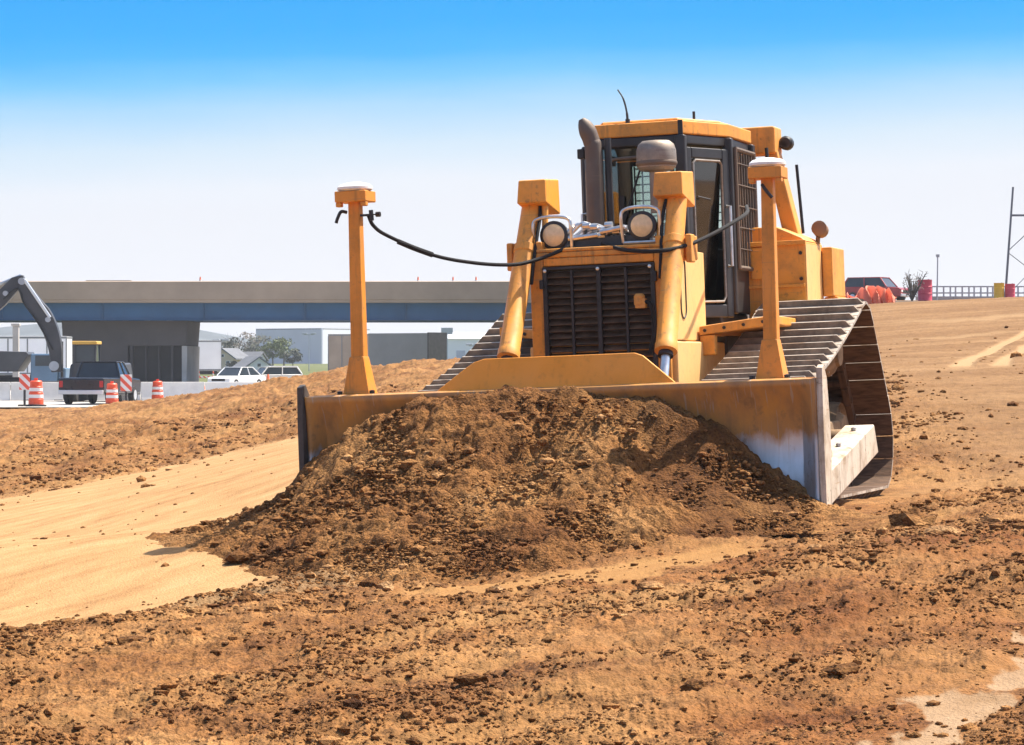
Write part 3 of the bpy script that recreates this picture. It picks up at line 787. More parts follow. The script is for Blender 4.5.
        mb.box(q.x-.145, q.x-.095, q.y-.03, q.y+.10, q.z-.16, q.z+.06); mb.box(q.x+.095, q.x+.145, q.y-.03, q.y+.10, q.z-.16, q.z+.06)
        mb.box(q.x-.145, q.x+.145, q.y+.10, q.y+.18, q.z-.14, q.z+.05)
        mb.build('trunnion_yoke', Y_, cyl, bevel=.012)
        mb = MB(); mb.tube([(sx*.475, 1.62, 2.46), (sx*.47, 1.56, 2.2), (sx*.46, 1.53, 2.02)], .026, 8); mb.build('cylinder_stay', YD, cyl)
        mb = MB(); mb.tube(spline([(sx*.52, 1.62, 2.44), (sx*.505, 1.56, 2.34), (sx*.505, 1.47, 2.2), (sx*.515, 1.38, 2.0), (sx*.52, 1.3, 1.8)], 6), .014, 8); mb.build('cylinder_hose', M['rubber'], cyl)
    # ---- head lamps on tube guards
    for sx, x, z in ((-1, -.385, 2.185), (1, .335, 2.225)):
        mb = MB(); mb.lathe([(.05, .16), (.10, .10), (.115, .03), (.115, -.005), (.10, -.012)], (x, 1.52, z), 'y', 24)
        hl = mb.build('headlight', M['charcoal'], D)
        mb = MB(); mb.lathe([(.0, -.045), (.05, -.038), (.088, -.016), (.092, .0)], (x, 1.52, z), 'y', 24); mb.build('lamp_lens', M['lens'], hl)
        mb = MB()
        mb.tube(spline([(x-.15, 1.50, z-.13), (x-.155, 1.47, z+.05), (x-.13, 1.47, z+.125), (x, 1.47, z+.145), (x+.13, 1.47, z+.125), (x+.155, 1.47, z+.05), (x+.15, 1.50, z-.13)], 6), .014, 8)
        mb.tube([(x-.15, 1.50, z-.13), (x+.15, 1.50, z-.13)], .014, 8)
        mb.build('lamp_guard', M['chrome'], hl)
        mb = MB(); mb.box(x-.05, x+.05, 1.55, 1.66, z-.2, z-.06); mb.build('lamp_bracket', M['charcoal'], hl, bevel=.01)
    # hydraulic lines over the hood
    mb = MB()
    r2 = random.Random(5)
    for k in range(7):
        a = -.20+.055*k
        mb.tube(spline([(a-.14, 1.52+.02*k, 2.12+r2.random()*.05), (a, 1.56, 2.20+r2.random()*.08), (a+.10, 1.60, 2.16+r2.random()*.07), (a+.2, 1.62, 2.11)], 5), .012+.006*r2.random(), 8)
    mb.tube([(-.25, 1.5, 2.15), (-.02, 1.5, 2.17)], .02, 8); mb.tube([(.0, 1.5, 2.19), (.2, 1.5, 2.22)], .022, 8)
    for k in range(8):
        mb.lathe([(.026, -.03), (.026, .03)], (-.24+.06*k, 1.54, 2.13+r2.random()*.12), 'x', 8)
    mb.build('hydraulic_lines', M['chrome'], D)
    # ---- exhaust stack and pre-cleaner
    mb = MB()
    mb.tube(spline([(-.25, 2.3, 2.05), (-.25, 2.3, 2.86), (-.262, 2.3, 2.97), (-.295, 2.29, 3.07), (-.335, 2.28, 3.16)], 6), [.070]*13+[.070, .070, .071, .072, .072, .07, .066, .062, .056, .048, .038, .026][:12], 18)
    ex = mb.build('exhaust_stack', M['exhaust'], D)
    mb = MB(); mb.box(-.39, -.33, 2.30, 2.38, 2.84, 2.92); mb.build('stack_clamp', M['black'], ex, bevel=.008)
    mb = MB(); mb.tube([(-.14, 2.36, 2.05), (-.145, 2.36, 3.0)], .03, 10); mb.build('intake_pipe', M['charcoal'], ex)
    mb = MB(); mb.lathe([(.06, -.45), (.06, -.12), (.13, -.11), (.155, -.085), (.162, -.02), (.160, .05), (.145, .10), (.11, .128), (0, .138)], (.30, 2.2, 2.81), 'z', 28)
    pc = mb.build('air_precleaner', M['cleaner'], D)
    mb = MB(); mb.lathe([(.158, -.075), (.168, -.06), (.168, -.045), (.160, -.03)], (.30, 2.2, 2.81), 'z', 28); mb.build('clamp_ring', M['exhaust'], pc)

    # ---- cab
    PL = [(-.36, 2.80), (.36, 2.80), (.61, 3.42), (.62, 4.22), (-.62, 4.22), (-.61, 3.42)]
    def off(k):   # scaled plan
        return [(x*k, 3.5+(y-3.5)*k) for x, y in PL]
    mb = MB()
    for (x, y) in PL:
        w = .045
        mb.box(x-w, x+w, y-w, y+w, 1.55 if y > 3 else 1.95, 3.03)
    mb.prism([(-.62, 4.24), (.62, 4.24), (.62, 3.42), (.37, 2.79), (-.37, 2.79), (-.62, 3.42)], 'z', 2.95, 3.035)
    mb.box(-.56, .56, 3.2, 4.2, 1.45, 1.56)
    mb.box(-.36, .36, 2.79, 2.84, 1.95, 2.13)
    cab = mb.build('cab', M['charcoal'], D, bevel=.018)
    mb = MB(); mb.prism([(x*1.03, 3.5+(y-3.5)*1.03) for x, y in PL], 'z', 3.036, 3.15); 
    mb.prism([(x*.9, 3.5+(y-3.5)*.9) for x, y in PL], 'z', 3.151, 3.178)
    mb.build('cab_roof', Y_, cab, bevel=.02)
    mb = MB(); mb.box(-.02, .02, 0, .012, 0, .125, Matrix.Translation((.366, 2.772, 3.025))); mb.build('roof_seam', M['black'], cab)
    # dash and rear wall around the rear window
    mb = MB(); mb.box(-.575, -.43, 4.20, 4.23, 1.56, 2.94); mb.box(.43, .575, 4.20, 4.23, 1.56, 2.94); mb.box(-.43, .43, 4.20, 4.23, 1.56, 2.30); mb.box(-.43, .43, 4.20, 4.23, 2.90, 2.94)
    mb.box(-.03, .03, 4.195, 4.235, 2.30, 2.90)
    mb.build('rear_wall', M['black'], cab)
    mb = MB(); mb.box(-.43, .43, 4.212, 4.218, 2.30, 2.90); rw = mb.build('rear_window', M['glass'], cab)
    mb = MB()
    for k in range(13): mb.box(-.42+.07*k-.006, -.42+.07*k+.006, 4.25, 4.262, 2.30, 2.90)
    for k in range(9): mb.box(-.43, .43, 4.264, 4.276, 2.32+.07*k-.006, 2.32+.07*k+.006)
    mb.build('window_guard', M['black'], rw)
    # windshield
    mb = MB(); mb.box(-.325, .325, 2.80, 2.808, 2.13, 2.94); ws = mb.build('windshield', M['glass'], cab)
    mb = MB(); mb.tube(spline([(-.27, 2.775, 2.15), (-.275, 2.775, 2.75), (-.24, 2.775, 2.84), (-.12, 2.775, 2.86), (.25, 2.775, 2.86), (.28, 2.775, 2.8), (.28, 2.775, 2.15)], 6), .014, 8); mb.build('window_trim', M['exhaust'], ws)
    mb = MB(); mb.tube([(.05, 2.77, 2.86), (-.15, 2.77, 2.30)], .009, 6); mb.box(-.17, -.13, 2.765, 2.775, 2.15, 2.55); mb.build('wiper', M['black'], ws)
    # angled doors
    for sx in (-1, 1):
        a = Vector((sx*.36, 2.80, 0)); b = Vector((sx*.61, 3.42, 0)); d = (b-a).normalized(); nrm = Vector((d.y*sx, -d.x*sx, 0)); Ln = (b-a).length
        def W(u, v, n): return a+d*u+nrm*n+Vector((0, 0, v))
        def quadbox(mb, u0, u1, v0, v1, n0, n1):
            mb.hexa([W(u0, v0, n0), W(u1, v0, n0), W(u1, v0, n1), W(u0, v0, n1), W(u0, v1, n0), W(u1, v1, n0), W(u1, v1, n1), W(u0, v1, n1)])
        mb = MB()
        quadbox(mb, .03, .10, 1.52, 2.93, 0, .035); quadbox(mb, Ln-.13, Ln-.03, 1.52, 2.93, 0, .035); quadbox(mb, .101, Ln-.131, 1.52, 1.63, 0, .035); quadbox(mb, .101, Ln-.131, 2.84, 2.93, 0, .035)
        door = mb.build('door', M['charcoal'], cab, bevel=.012)
        mb = MB(); mb.hexa([W(.10, 1.63, -.090), W(Ln-.13, 1.63, -.090), W(Ln-.13, 1.63, -.084), W(.10, 1.63, -.084), W(.10, 2.84, .012), W(Ln-.13, 2.84, .012), W(Ln-.13, 2.84, .018), W(.10, 2.84, .018)]); mb.build('door_glass', M['glass'], door)
        mb = MB()
        mb.tube([W(.118, 1.66, .03), W(.118, 2.80, .03), W(.15, 2.825, .03), W(Ln-.17, 2.825, .03), W(Ln-.145, 2.80, .03), W(Ln-.145, 1.70, .03), W(Ln-.18, 1.655, .03), W(.15, 1.65, .03), W(.118, 1.66, .03)], .012, 6, cap=False)
        mb.build('glass_seal', M['cleaner'], door)
        mb = MB(); mb.tube([W(Ln-.10, 1.95, .04), W(Ln-.10, 1.95, .075), W(Ln-.10, 2.45, .075), W(Ln-.10, 2.45, .04)], .014, 8); mb.build('handle', M['chrome'], door)
        mb = MB(); mb.tube([W(.14, 2.52, .05), W(.32, 2.50, .05)], .008, 6); mb.build('wiper', M['black'], door)
        # side window with mesh guard
        mb = MB(); mb.box(sx*.615-.004, sx*.615+.004, 3.49, 4.15, 1.95, 2.92); sw = mb.build('side_window', M['glass'], cab)
        mb = MB(); mb.box(sx*.615-.02, sx*.615+.02, 3.465, 4.175, 1.56, 1.945); mb.build('lower_panel', M['charcoal'], sw, bevel=.01)
        mb = MB(); xx = sx*.665
        for k in range(8): mb.box(xx-.007, xx+.007, 3.47+.1*k-.007, 3.47+.1*k+.007, 1.96, 2.93)
        for k in range(5): mb.box(xx+sx*.0065-.004+sx*.006, xx+sx*.0065+.004+sx*.006, 3.46, 4.18, 2.1+.18*k-.004, 2.1+.18*k+.004)
        for yy in (3.46, 4.18): mb.tube([(xx, yy, 1.93), (xx, yy, 2.95)], .02, 8)
        for zz in (1.94, 2.94): mb.tube([(xx, 3.46, zz), (xx, 4.18, zz)], .02, 8)
        for yy in (3.46, 4.18):
            for zz in (2.0, 2.88): mb.tube([(xx, yy, zz), (sx*.625, yy, zz)], .014, 6)
        mb.build('window_guard', M['exhaust'], sw)
    # seat, console
    mb = MB(); mb.box(-.26, .26, 3.35, 3.85, 1.95, 2.08); mb.prism([(3.80, 2.0), (3.92, 2.0), (4.0, 2.36), (3.91, 2.38)], 'x', -.25, .25)
    seat = mb.build('seat', M['seat'], cab, bevel=.05)
    mb = MB(); mb.box(-.13, .13, 3.94, 4.01, 2.40, 2.52); mb.build('headrest', M['seat'], seat, bevel=.03)
    mb = MB(); mb.box(-.28, .28, 2.95, 3.08, 1.57, 2.25); mb.box(-.46, -.32, 3.3, 3.9, 1.57, 2.12); mb.box(.32, .46, 3.3, 3.9, 1.57, 2.12); mb.build('console', M['black'], cab, bevel=.03)
    mb = MB(); mb.tube([(.41, 3.3, 2.15), (.41, 3.27, 2.36)], .02, 8); mb.tube([(-.41, 3.3, 2.15), (-.41, 3.27, 2.36)], .02, 8); mb.build('control_lever', M['black'], cab)
    # aerials and roof bits
    mb = MB(); mb.tube(spline([(-.10, 2.86, 3.15), (-.105, 2.86, 3.25), (-.13, 2.86, 3.36), (-.175, 2.86, 3.44)], 6), [.011]*6+[.008]*7+[.006]*6, 6); mb.lathe([(.02, 0), (.02, .05)], (-.10, 2.86, 3.14), 'z', 8); mb.build('aerial', M['black'], cab)
    mb = MB(); mb.tube([(.36, 3.3, 3.15), (.36, 3.3, 3.26)], .012, 8); mb.build('aerial', M['black'], cab)

    # ---- roll-over frame behind the cab
    mb = MB()
    for sx in (-1, 1):
        mb.hexa([(sx*.93-.07, 4.50, 2.10), (sx*.93+.07, 4.50, 2.10), (sx*.93+.07, 4.70, 2.10), (sx*.93-.07, 4.70, 2.10), (sx*.74-.06, 4.50, 3.0), (sx*.74+.06, 4.50, 3.0), (sx*.74+.06, 4.70, 3.0), (sx*.74-.06, 4.70, 3.0)])
    mb.box(-.80, .80, 4.45, 4.75, 2.96, 3.20)
    rops = mb.build('rollover_frame', Y_, D, bevel=.02)
    mb = MB(); mb.lathe([(.045, 0), (.062, .02), (.062, .10), (.04, .12)], (.855, 4.62, 3.06), 'y', 14); mb.box(.79, .87, 4.62, 4.66, 3.02, 3.08); mb.build('work_light', M['black'], rops, bevel=.006)
    mb = MB(); mb.lathe([(.045, 0), (.062, .02), (.062, .10), (.04, .12)], (-.855, 4.62, 3.08), 'y', 14); mb.box(-.87, -.79, 4.62, 4.66, 3.02, 3.08); mb.build('work_light', M['black'], rops, bevel=.006)
    mb = MB(); mb.tube([(.80, 4.30, 2.25), (.75, 4.32, 3.0)], .016, 8); mb.tube([(1.02, 4.45, 2.25), (.98, 4.47, 2.85)], .014, 8); mb.build('grab_rail', M['black'], rops)

    # ---- fenders, tanks
    for sx in (-1, 1):
        def bx(mb, a, b, *r):
            x0, x1 = (a, b) if sx > 0 else (-b, -a); mb.box(x0, x1, *r)
        mb = MB()
        def hx(mb, P):
            P = [(sx*x, y, z) for x, y, z in P]
            if sx < 0: P = [P[1], P[0], P[3], P[2], P[5], P[4], P[7], P[6]]
            mb.hexa(P)
        hx(mb, [(.575, 2.30, 1.36), (1.16, 2.47, 1.43), (1.16, 4.6, 1.402), (.575, 4.6, 1.36), (.575, 2.30, 1.435), (1.16, 2.47, 1.505), (1.16, 4.6, 1.468), (.575, 4.6, 1.435)])
        bx(mb, .576, .70, 2.31, 2.40, 1.20, 1.36)
        fe = mb.build('fender', Y_, D, bevel=.01)
        for k in range(4):
            mb = MB(); mb.lathe([(.014, 0), (.014, .01), (0, .014)], (sx*(.62+.15*k), 2.31+.0436*k, 1.40+.018*k), (Vector((1,0,0)), Vector((0,0,1)), Vector((0,-1,0))), 8); mb.build('bolt', M['black'], fe)
        mb = MB(); bx(mb, .62, 1.13, 3.96, 4.72, 1.471, 2.16)
        pts = [(.62, 2.161), (1.13, 2.161), (1.08, 2.20), (.86, 2.30), (.62, 2.30)]
        mb.prism([(sx*x, z) for x, z in pts], 'y', 4.05, 4.72)
        tk = mb.build('fender_tank', Y_, D, bevel=.014)
        mb = MB(); bx(mb, .66, .80, 3.935, 3.958, 1.85, 2.12); mb.build('tank_door', Y_, tk, bevel=.006)
        mb = MB(); bx(mb, 1.1305, 1.135, 3.97, 4.63, 1.50, 2.14); mb.build('tank_sunlit_side', M['yellow_sunlit'], tk)  # thin added plate that carries the painted sunlight
        mb = MB(); bx(mb, .765, .79, 3.915, 3.934, 1.97, 2.05); mb.build('door_latch', M['black'], tk, bevel=.004)
        mb = MB(); bx(mb, .63, 1.12, 3.94, 3.957, 1.77, 1.80); mb.build('tank_rib', Y_, tk, bevel=.005)
        mb = MB(); bx(mb, .62, 1.14, 3.93, 3.958, 2.13, 2.17); mb.build('tank_lip', Y_, tk, bevel=.006)
        for zz in (1.84, 2.06):
            mb = MB(); mb.lathe([(.016, 0), (.016, .012)], (sx*1.09, 3.957, zz), (Vector((1,0,0)), Vector((0,0,1)), Vector((0,-1,0))), 8); mb.build('tank_bolt', M['black'], tk)
        mb = MB(); bx(mb, 1.137, 1.23, 4.64, 5.2, 1.70, 2.13); bt = mb.build('battery_box', Y_, D, bevel=.012)
        mb = MB(); x0, x1 = 1.0, 1.34
        mb.prism([(sx*x, z) for x, z in ((.98, 1.481), (1.25, 1.481), (1.25, 1.698), (1.137, 1.698))], 'y', 4.725, 5.15); mb.build('box_bracket', Y_, bt, bevel=.01)
        mb = MB(); mb.tube([(sx*1.11, 4.62, 2.16), (sx*1.12, 4.60, 2.22)], .02, 8)
        mb.lathe([(.045, .07), (.068, .05), (.068, -.05), (.055, -.055)], (sx*1.14, 4.60, 2.285), (Vector((1,0,0)), Vector((0,.2,.98)), Vector((0,.98,-.2))), 14)
        mb.build('work_light', M['rust'], tk)

    # ---- tracks
    circ = [(1.25, .46, .43), (3.83, 1.215, .385), (4.46, .46, .43)]
    pts = []
    for (cy, cz, r) in circ:
        for t in np.linspace(0, 2*math.pi, 400)[:-1]: pts.append((cy+r*math.cos(t), cz+r*math.sin(t)))
    pts = sorted(set(pts))
    def half(P):
        h = []
        for p in P:
            while len(h) > 1 and (h[-1][0]-h[-2][0])*(p[1]-h[-2][1])-(h[-1][1]-h[-2][1])*(p[0]-h[-2][0]) <= 0: h.pop()
            h.append(p)
        return h
    hull = half(pts)[:-1]+half(pts[::-1])[:-1]
    H = np.array(hull+[hull[0]])
    # a little sag in the upper strand
    seg = np.linalg.norm(np.diff(H, axis=0), axis=1); cum = np.concatenate([[0], np.cumsum(seg)]); per = cum[-1]
    nsh = int(round(per/.203))
    def at(u):
        u %= per
        y, z = np.interp(u, cum, H[:,0]), np.interp(u, cum, H[:,1])
        f = np.clip((y-1.3)/(3.75-1.3), 0, 1)
        if z > .60+.3*f and 1.3 < y < 3.75: z -= .055*math.sin(f*math.pi)
        return np.array([y, z])
    hw = .455
    mb = MB(); pt = per/nsh
    mb.box(-hw, hw, -pt*.465, pt*.465, -.010, .012)
    mb.hexa([(-hw+.005, -.036, .0121), (hw-.005, -.036, .0121), (hw-.005, -.002, .0121), (-hw+.005, -.002, .0121), (-hw+.05, -.028, .062), (hw-.05, -.028, .062), (hw-.05, -.010, .062), (-hw+.05, -.010, .062)])
    mb.prism([(-pt*.465, -.010), (-pt*.465, .011), (-pt*.50, .002), (-pt*.50, -.012)], 'x', -hw*.99, hw*.99)
    shoe_me = mb.mesh('track_shoe', M['track'])
    shoe_me.materials.append(M['track_under']); shoe_me.materials.append(M['grouser_shaded'])
    for p_ in shoe_me.polygons:
        if p_.normal.z < -.5: p_.material_index = 1
        elif p_.center.z > .014 and p_.normal.z < .9: p_.material_index = 2
    mb = MB()
    for a in (-.11, .11): mb.prism([(-pt*.55, -.10), (pt*.35, -.10), (pt*.55, -.02), (pt*.5, -.011), (-pt*.4, -.011), (-pt*.6, -.06)], 'x', a-.03, a+.03)
    mb.lathe([(.03, -.15), (.03, .15)], (0, -pt*.45, -.06), 'x', 10)
    link_me = mb.mesh('track_link', M['track_under'])
    for sx in (-1, 1):
        cx = 1.205 if sx > 0 else -1.11
        mb = MB()
        mb.box(cx-.13, cx+.13, 1.5, 4.25, .34, .62); mb.prism([(2.6, .62), (3.6, .62), (3.4, .82), (2.8, .82)], 'x', cx-.11, cx+.11)
        T = mb.build('track', M['mud'], D, bevel=.02)
        for k in range(nsh):
            p = at(k*pt); p1 = at(k*pt+pt*.5); p0 = at(k*pt-pt*.5); t = p1-p0; t /= np.linalg.norm(t); nn = np.array([t[1], -t[0]])
            mtx = Matrix(((-1, 0, 0, cx), (0, t[0], nn[0], p[0]), (0, t[1], nn[1], p[1]), (0, 0, 0, 1)))
            o = bpy.data.objects.new('track_shoe', shoe_me); COL.objects.link(o); o.parent = T; o.matrix_local = mtx
        mb = MB()
        base = MB()
        bmx = bmesh.new()
        for k in range(nsh):
            p = at(k*pt); p1 = at(k*pt+pt*.5); p0 = at(k*pt-pt*.5); t = p1-p0; t /= np.linalg.norm(t); nn = np.array([t[1], -t[0]])
            mtx = Matrix(((-1, 0, 0, cx), (0, t[0], nn[0], p[0]), (0, t[1], nn[1], p[1]), (0, 0, 0, 1)))
            tmp = bmesh.new(); tmp.from_mesh(link_me); tmp.transform(mtx)
            me2 = bpy.data.meshes.new('x'); tmp.to_mesh(me2); tmp.free(); bmx.from_mesh(me2); bpy.data.meshes.remove(me2)
        base.bm.free(); mb.bm.free(); mb.bm = bmx
        mb.build('track_chain', M['track_under'], T)
        for (cy, cz, r) in (circ[0], circ[2]):
            mb = MB(); mb.lathe([(.10, -.14), (.20, -.12), (.24, -.05), (r-.14, -.05), (r-.12, -.09), (r-.11, -.03), (r-.11, .03), (r-.12, .09), (r-.14, .05), (.24, .05), (.20, .12), (.10, .14)], (cx, cy, cz), 'x', 36); mb.build('idler', M['mud'], T)
        cy, cz, r = circ[1]
        mb = MB()
        prof = []
        for k in range(48):
            t = 2*math.pi*k/48; rr = r-.10 if k % 2 == 0 else r-.045
            prof.append((cy+rr*math.cos(t), cz+rr*math.sin(t)))
        mb.prism(prof, 'x', cx-.04, cx+.04); sp = mb.build('sprocket', M['steel_dark'], T, bevel=.005)
        mb = MB(); mb.lathe([(.22, -.02), (.22, .08), (.19, .12), (.14, .15), (.13, .18), (0, .19)], (cx+sx*.04, cy, cz), (Vector((0,1,0)), Vector((0,0,1)), Vector((sx,0,0))), 28); mb.build('final_drive', M['mud'], sp)
        for k in range(12):
            t = 2*math.pi*k/12; mb = MB(); mb.lathe([(.018, 0), (.018, .03)], (cx+sx*.11, cy+.20*math.cos(t), cz+.20*math.sin(t)), (Vector((0,1,0)), Vector((0,0,1)), Vector((sx,0,0))), 6); mb.build('drive_bolt', M['steel'], sp)
        for k in range(7):
            mb = MB(); yy = 1.75+.4*k
            mb.lathe([(.06, -.16), (.11, -.15), (.13, -.10), (.10, -.09), (.10, .09), (.13, .10), (.11, .15), (.06, .16)], (cx, yy, .235), 'x', 20); mb.build('track_roller', M['mud'], T)
        mb = MB(); mb.box(cx+sx*.17-.015, cx+sx*.17+.015, 1.62, 4.05, .14, .36); mb.build('roller_guard', M['mud'], T, bevel=.01)
        # trunnion ball carrying the push arm
        mb = MB(); mb.tube([(sx*1.3, 2.45, .48), (sx*1.72, 2.45, .48)], .09, 14); mb.build('arm_trunnion', M['mud'], T)
    return D
M['plate_shaded'] = plain('shaded_plate_steel', (.075, .06, .052), .7, .1, .4, 5)  # shade of the left blade end put into the colour
M['steel_dark'] = plain('dark_steel', (.10, .08, .065), .5, .5, .4, 8)
M['rust'] = paint('rusty_brown', (.20, .09, .04), amount=.5, streak=False)
M['spill'] = paint('spill_guard_yellow', (.88, .315, .018), dirt=(.26, .10, .02), amount=.22, scale=1.2)
# ------------------------------------------------------------------ surroundings
FPX = 3050.0; HY = 365.0; CZ = 1.7
def PX(px, py, d):
    return ((px-512)/FPX*d, d, CZ+(HY-py)/FPX*d)
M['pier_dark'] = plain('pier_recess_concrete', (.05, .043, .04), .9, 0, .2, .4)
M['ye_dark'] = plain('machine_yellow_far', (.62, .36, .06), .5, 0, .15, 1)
M['concrete'] = plain('concrete', (.44, .41, .37), .9, 0, .18, .5, .1)
M['concrete_white'] = plain('barrier_concrete', (.82, .78, .72), .9, 0, .15, 1.2, .1)
M['parapet'] = plain('parapet_concrete', (.36, .27, .195), .9, 0, .14, .35)
M['girder'] = plain('girder_blue', (.012, .080, .185), .5, .1, .15, .5)
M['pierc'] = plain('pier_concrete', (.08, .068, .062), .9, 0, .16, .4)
M['asphalt'] = plain('pavement', (.38, .35, .31), .9, 0, .15, .6)
M['w_paint'] = plain('white_vehicle_paint', (.78, .78, .78), .3, 0, .05, 1)
M['trailer_w'] = plain('white_trailer_panel', (.88, .87, .87), .45, 0, .05, .6)
M['car_black'] = plain('black_vehicle_paint', (.012, .013, .018), .2, 0, .3, 1)
M['car_glass'] = plain('vehicle_glass', (.03, .04, .05), .05, 0, .2, 1)
M['silver'] = plain('silver_vehicle_paint', (.55, .57, .60), .3, .4, .08, 1)
M['car_red'] = plain('dark_red_vehicle_paint', (.36, .03, .03), .25, 0, .2, 1)
M['tyre'] = plain('tyre', (.018, .017, .017), .85, 0, .3, 6)
M['red_lamp'] = plain('red_lamp', (.45, .02, .02), .2, 0, .1, 2)
M['orange'] = plain('traffic_orange', (.80, .085, .022), .5, 0, .12, 4)
M['cone'] = plain('cone_orange', (.85, .17, .05), .5, 0, .1, 4)
M['refl'] = plain('reflective_white', (.80, .76, .72), .4, 0, .08, 4)
M['ex_grey'] = plain('excavator_boom_grey', (.045, .045, .05), .5, .1, .3, 1)
M['blue_grey'] = plain('truck_blue', (.10, .17, .25), .4, 0, .2, 1)
M['wood'] = plain('timber', (.30, .20, .12), .85, 0, .3, 2)
M['roof_grey'] = plain('roof_shingle', (.13, .135, .15), .9, 0, .2, 1)
M['wall_tan'] = plain('tan_siding', (.58, .46, .33), .9, 0, .1, .6)
M['wall_white'] = plain('white_siding', (.68, .69, .71), .85, 0, .08, .6)
M['wh_grey'] = plain('warehouse_cladding', (.42, .44, .53), .6, 0, .06, .1)
M['wh_white'] = plain('warehouse_sunlit_cladding', (.80, .80, .82), .6, 0, .06, .1)
M['tr_grey'] = plain('trailer_grey', (.19, .20, .20), .5, .1, .12, .4)
M['tr_tan'] = plain('trailer_tan', (.34, .26, .19), .7, 0, .15, .5)
M['galv'] = plain('galvanised', (.40, .42, .45), .5, .5, .15, 2)
M['net'] = plain('orange_netting', (.88, .22, .13), .8, 0, .15, 3)
def netting_mat():
    m, nt, b = mat_new('orange_netting')
    b.inputs['Base Color'].default_value = (.85, .34, .22, 1); b.inputs['Roughness'].default_value = .8
    tl = N(nt, 'ShaderNodeBsdfTranslucent'); tl.inputs[0].default_value = (.90, .45, .33, 1)
    mx = N(nt, 'ShaderNodeMixShader'); mx.inputs[0].default_value = .45
    nt.links.new(b.outputs[0], mx.inputs[1]); nt.links.new(tl.outputs[0], mx.inputs[2]); nt.links.new(mx.outputs[0], nt.nodes['Material Output'].inputs[0])
    return m
M['net'] = netting_mat()
M['ye'] = plain('safety_yellow', (.85, .50, .02), .5, 0, .1, 3)
M['pinkred'] = plain('sign_red', (.70, .06, .10), .5, 0, .1, 3)
M['bark'] = plain('bark', (.12, .095, .075), .9, 0, .3, 6)
M['leafg'] = plain('leaf_spring_green', (.10, .125, .03), .7, 0, .5, .8)
M['leafd'] = plain('leaf_dark', (.055, .062, .035), .75, 0, .5, .8)
M['leafb'] = plain('twigs_brown', (.16, .13, .10), .85, 0, .4, .8)

def vehicle(name, label, cat, L, W, H, body_m, prof, cab, loc, rz, group=None, wheels=(.18, .80), wr=.33, z_roof=None, lights=True, roofm=None):
    """prof: side outline (u along length 0 front..1 rear, z fraction); cab: (u0b,u0t,u1t,u1b,zb,zt)"""
    o = empty(name, loc, rz, label, cat, group)
    mb = MB(); mb.prism([(-L/2+u*L, z*H) for u, z in prof], 'x', -W/2, W/2); 
    body = mb.build('body', body_m, o, bevel=.05)
    a, b, c, d, zb, zt = cab
    ins = .12*W
    Yv = lambda u: -L/2+u*L
    mb = MB(); mb.hexa([(-W/2+.03, Yv(a), zb*H), (W/2-.03, Yv(a), zb*H), (W/2-.03, Yv(d), zb*H), (-W/2+.03, Yv(d), zb*H), (-W/2+ins, Yv(b), zt*H), (W/2-ins, Yv(b), zt*H), (W/2-ins, Yv(c), zt*H), (-W/2+ins, Yv(c), zt*H)])
    mb.build('cabin_glass', M['car_glass'], o, bevel=.03)
    mb = MB(); mb.box(-W/2+ins-.02, W/2-ins+.02, Yv(b)-.04, Yv(c)+.04, zt*H, zt*H+.05)
    for sx in (-1, 1):
        for (u0, u1) in ((a, b), ((a+d)/2, (b+c)/2), (d, c)):
            mb.tube([(sx*(W/2-.03), Yv(u0), zb*H), (sx*(W/2-ins), Yv(u1), zt*H)], .05, 6)
    mb.build('roof', roofm or body_m, o, bevel=.015)
    for u in wheels:
        for sx in (-1, 1):
            mb = MB(); mb.lathe([(wr*.6, -.11), (wr*.95, -.11), (wr, -.06), (wr, .06), (wr*.95, .11), (wr*.6, .11)], (sx*(W/2-.09), Yv(u), wr), 'x', 20); w = mb.build('wheel', M['tyre'], o)
            mb = MB(); mb.lathe([(wr*.58, -.06), (wr*.58, .115), (wr*.2, .12), (0, .13)], (sx*(W/2-.09), Yv(u), wr), (Vector((0,1,0)), Vector((0,0,1)), Vector((sx,0,0))), 16); mb.build('rim', M['silver'], w)
    if lights:
        for sx in (-1, 1):
            mb = MB(); mb.box(sx*W*.36-.14, sx*W*.36+.14, -L/2-.012, -L/2+.05, H*.38, H*.47); mb.build('headlight', M['refl'], o, bevel=.02)
            mb = MB(); mb.box(sx*W*.44-.08, sx*W*.44+.08, L/2-.05, L/2+.012, H*.40, H*.55); mb.build('tail_light', M['red_lamp'], o, bevel=.02)
        mb = MB(); mb.box(-W/2+.02, W/2-.02, -L/2-.06, -L/2+.02, H*.20, H*.31); mb.build('bumper', M['silver'], o, bevel=.02)
        mb = MB(); mb.box(-W/2+.02, W/2-.02, L/2-.02, L/2+.10, H*.24, H*.34); mb.build('bumper', M['silver'], o, bevel=.02)
        mb = MB(); mb.box(-W*.30, W*.30, -L/2-.014, -L/2+.03, H*.34, H*.46); mb.build('radiator_grille', M['tyre'], o)
    return o
SEDAN = [(0, .20), (0, .46), (.03, .52), (.28, .60), (.80, .62), (.98, .58), (1, .5), (1, .22), (.92, .17), (.08, .17)]
SEDAN_C = (.25, .40, .70, .86, .60, .97)
SUV = [(0, .22), (0, .50), (.04, .56), (.26, .60), (.99, .62), (1, .5), (1, .24), (.92, .19), (.08, .19)]
SUV_C = (.24, .36, .90, .98, .60, .97)
PICK = [(0, .26), (0, .52), (.03, .58), (.28, .60), (.56, .61), (.57, .62), (.985, .62), (1, .6), (1, .32), (.94, .27), (.06, .24)]
PICK_C = (.26, .35, .53, .56, .60, .97)

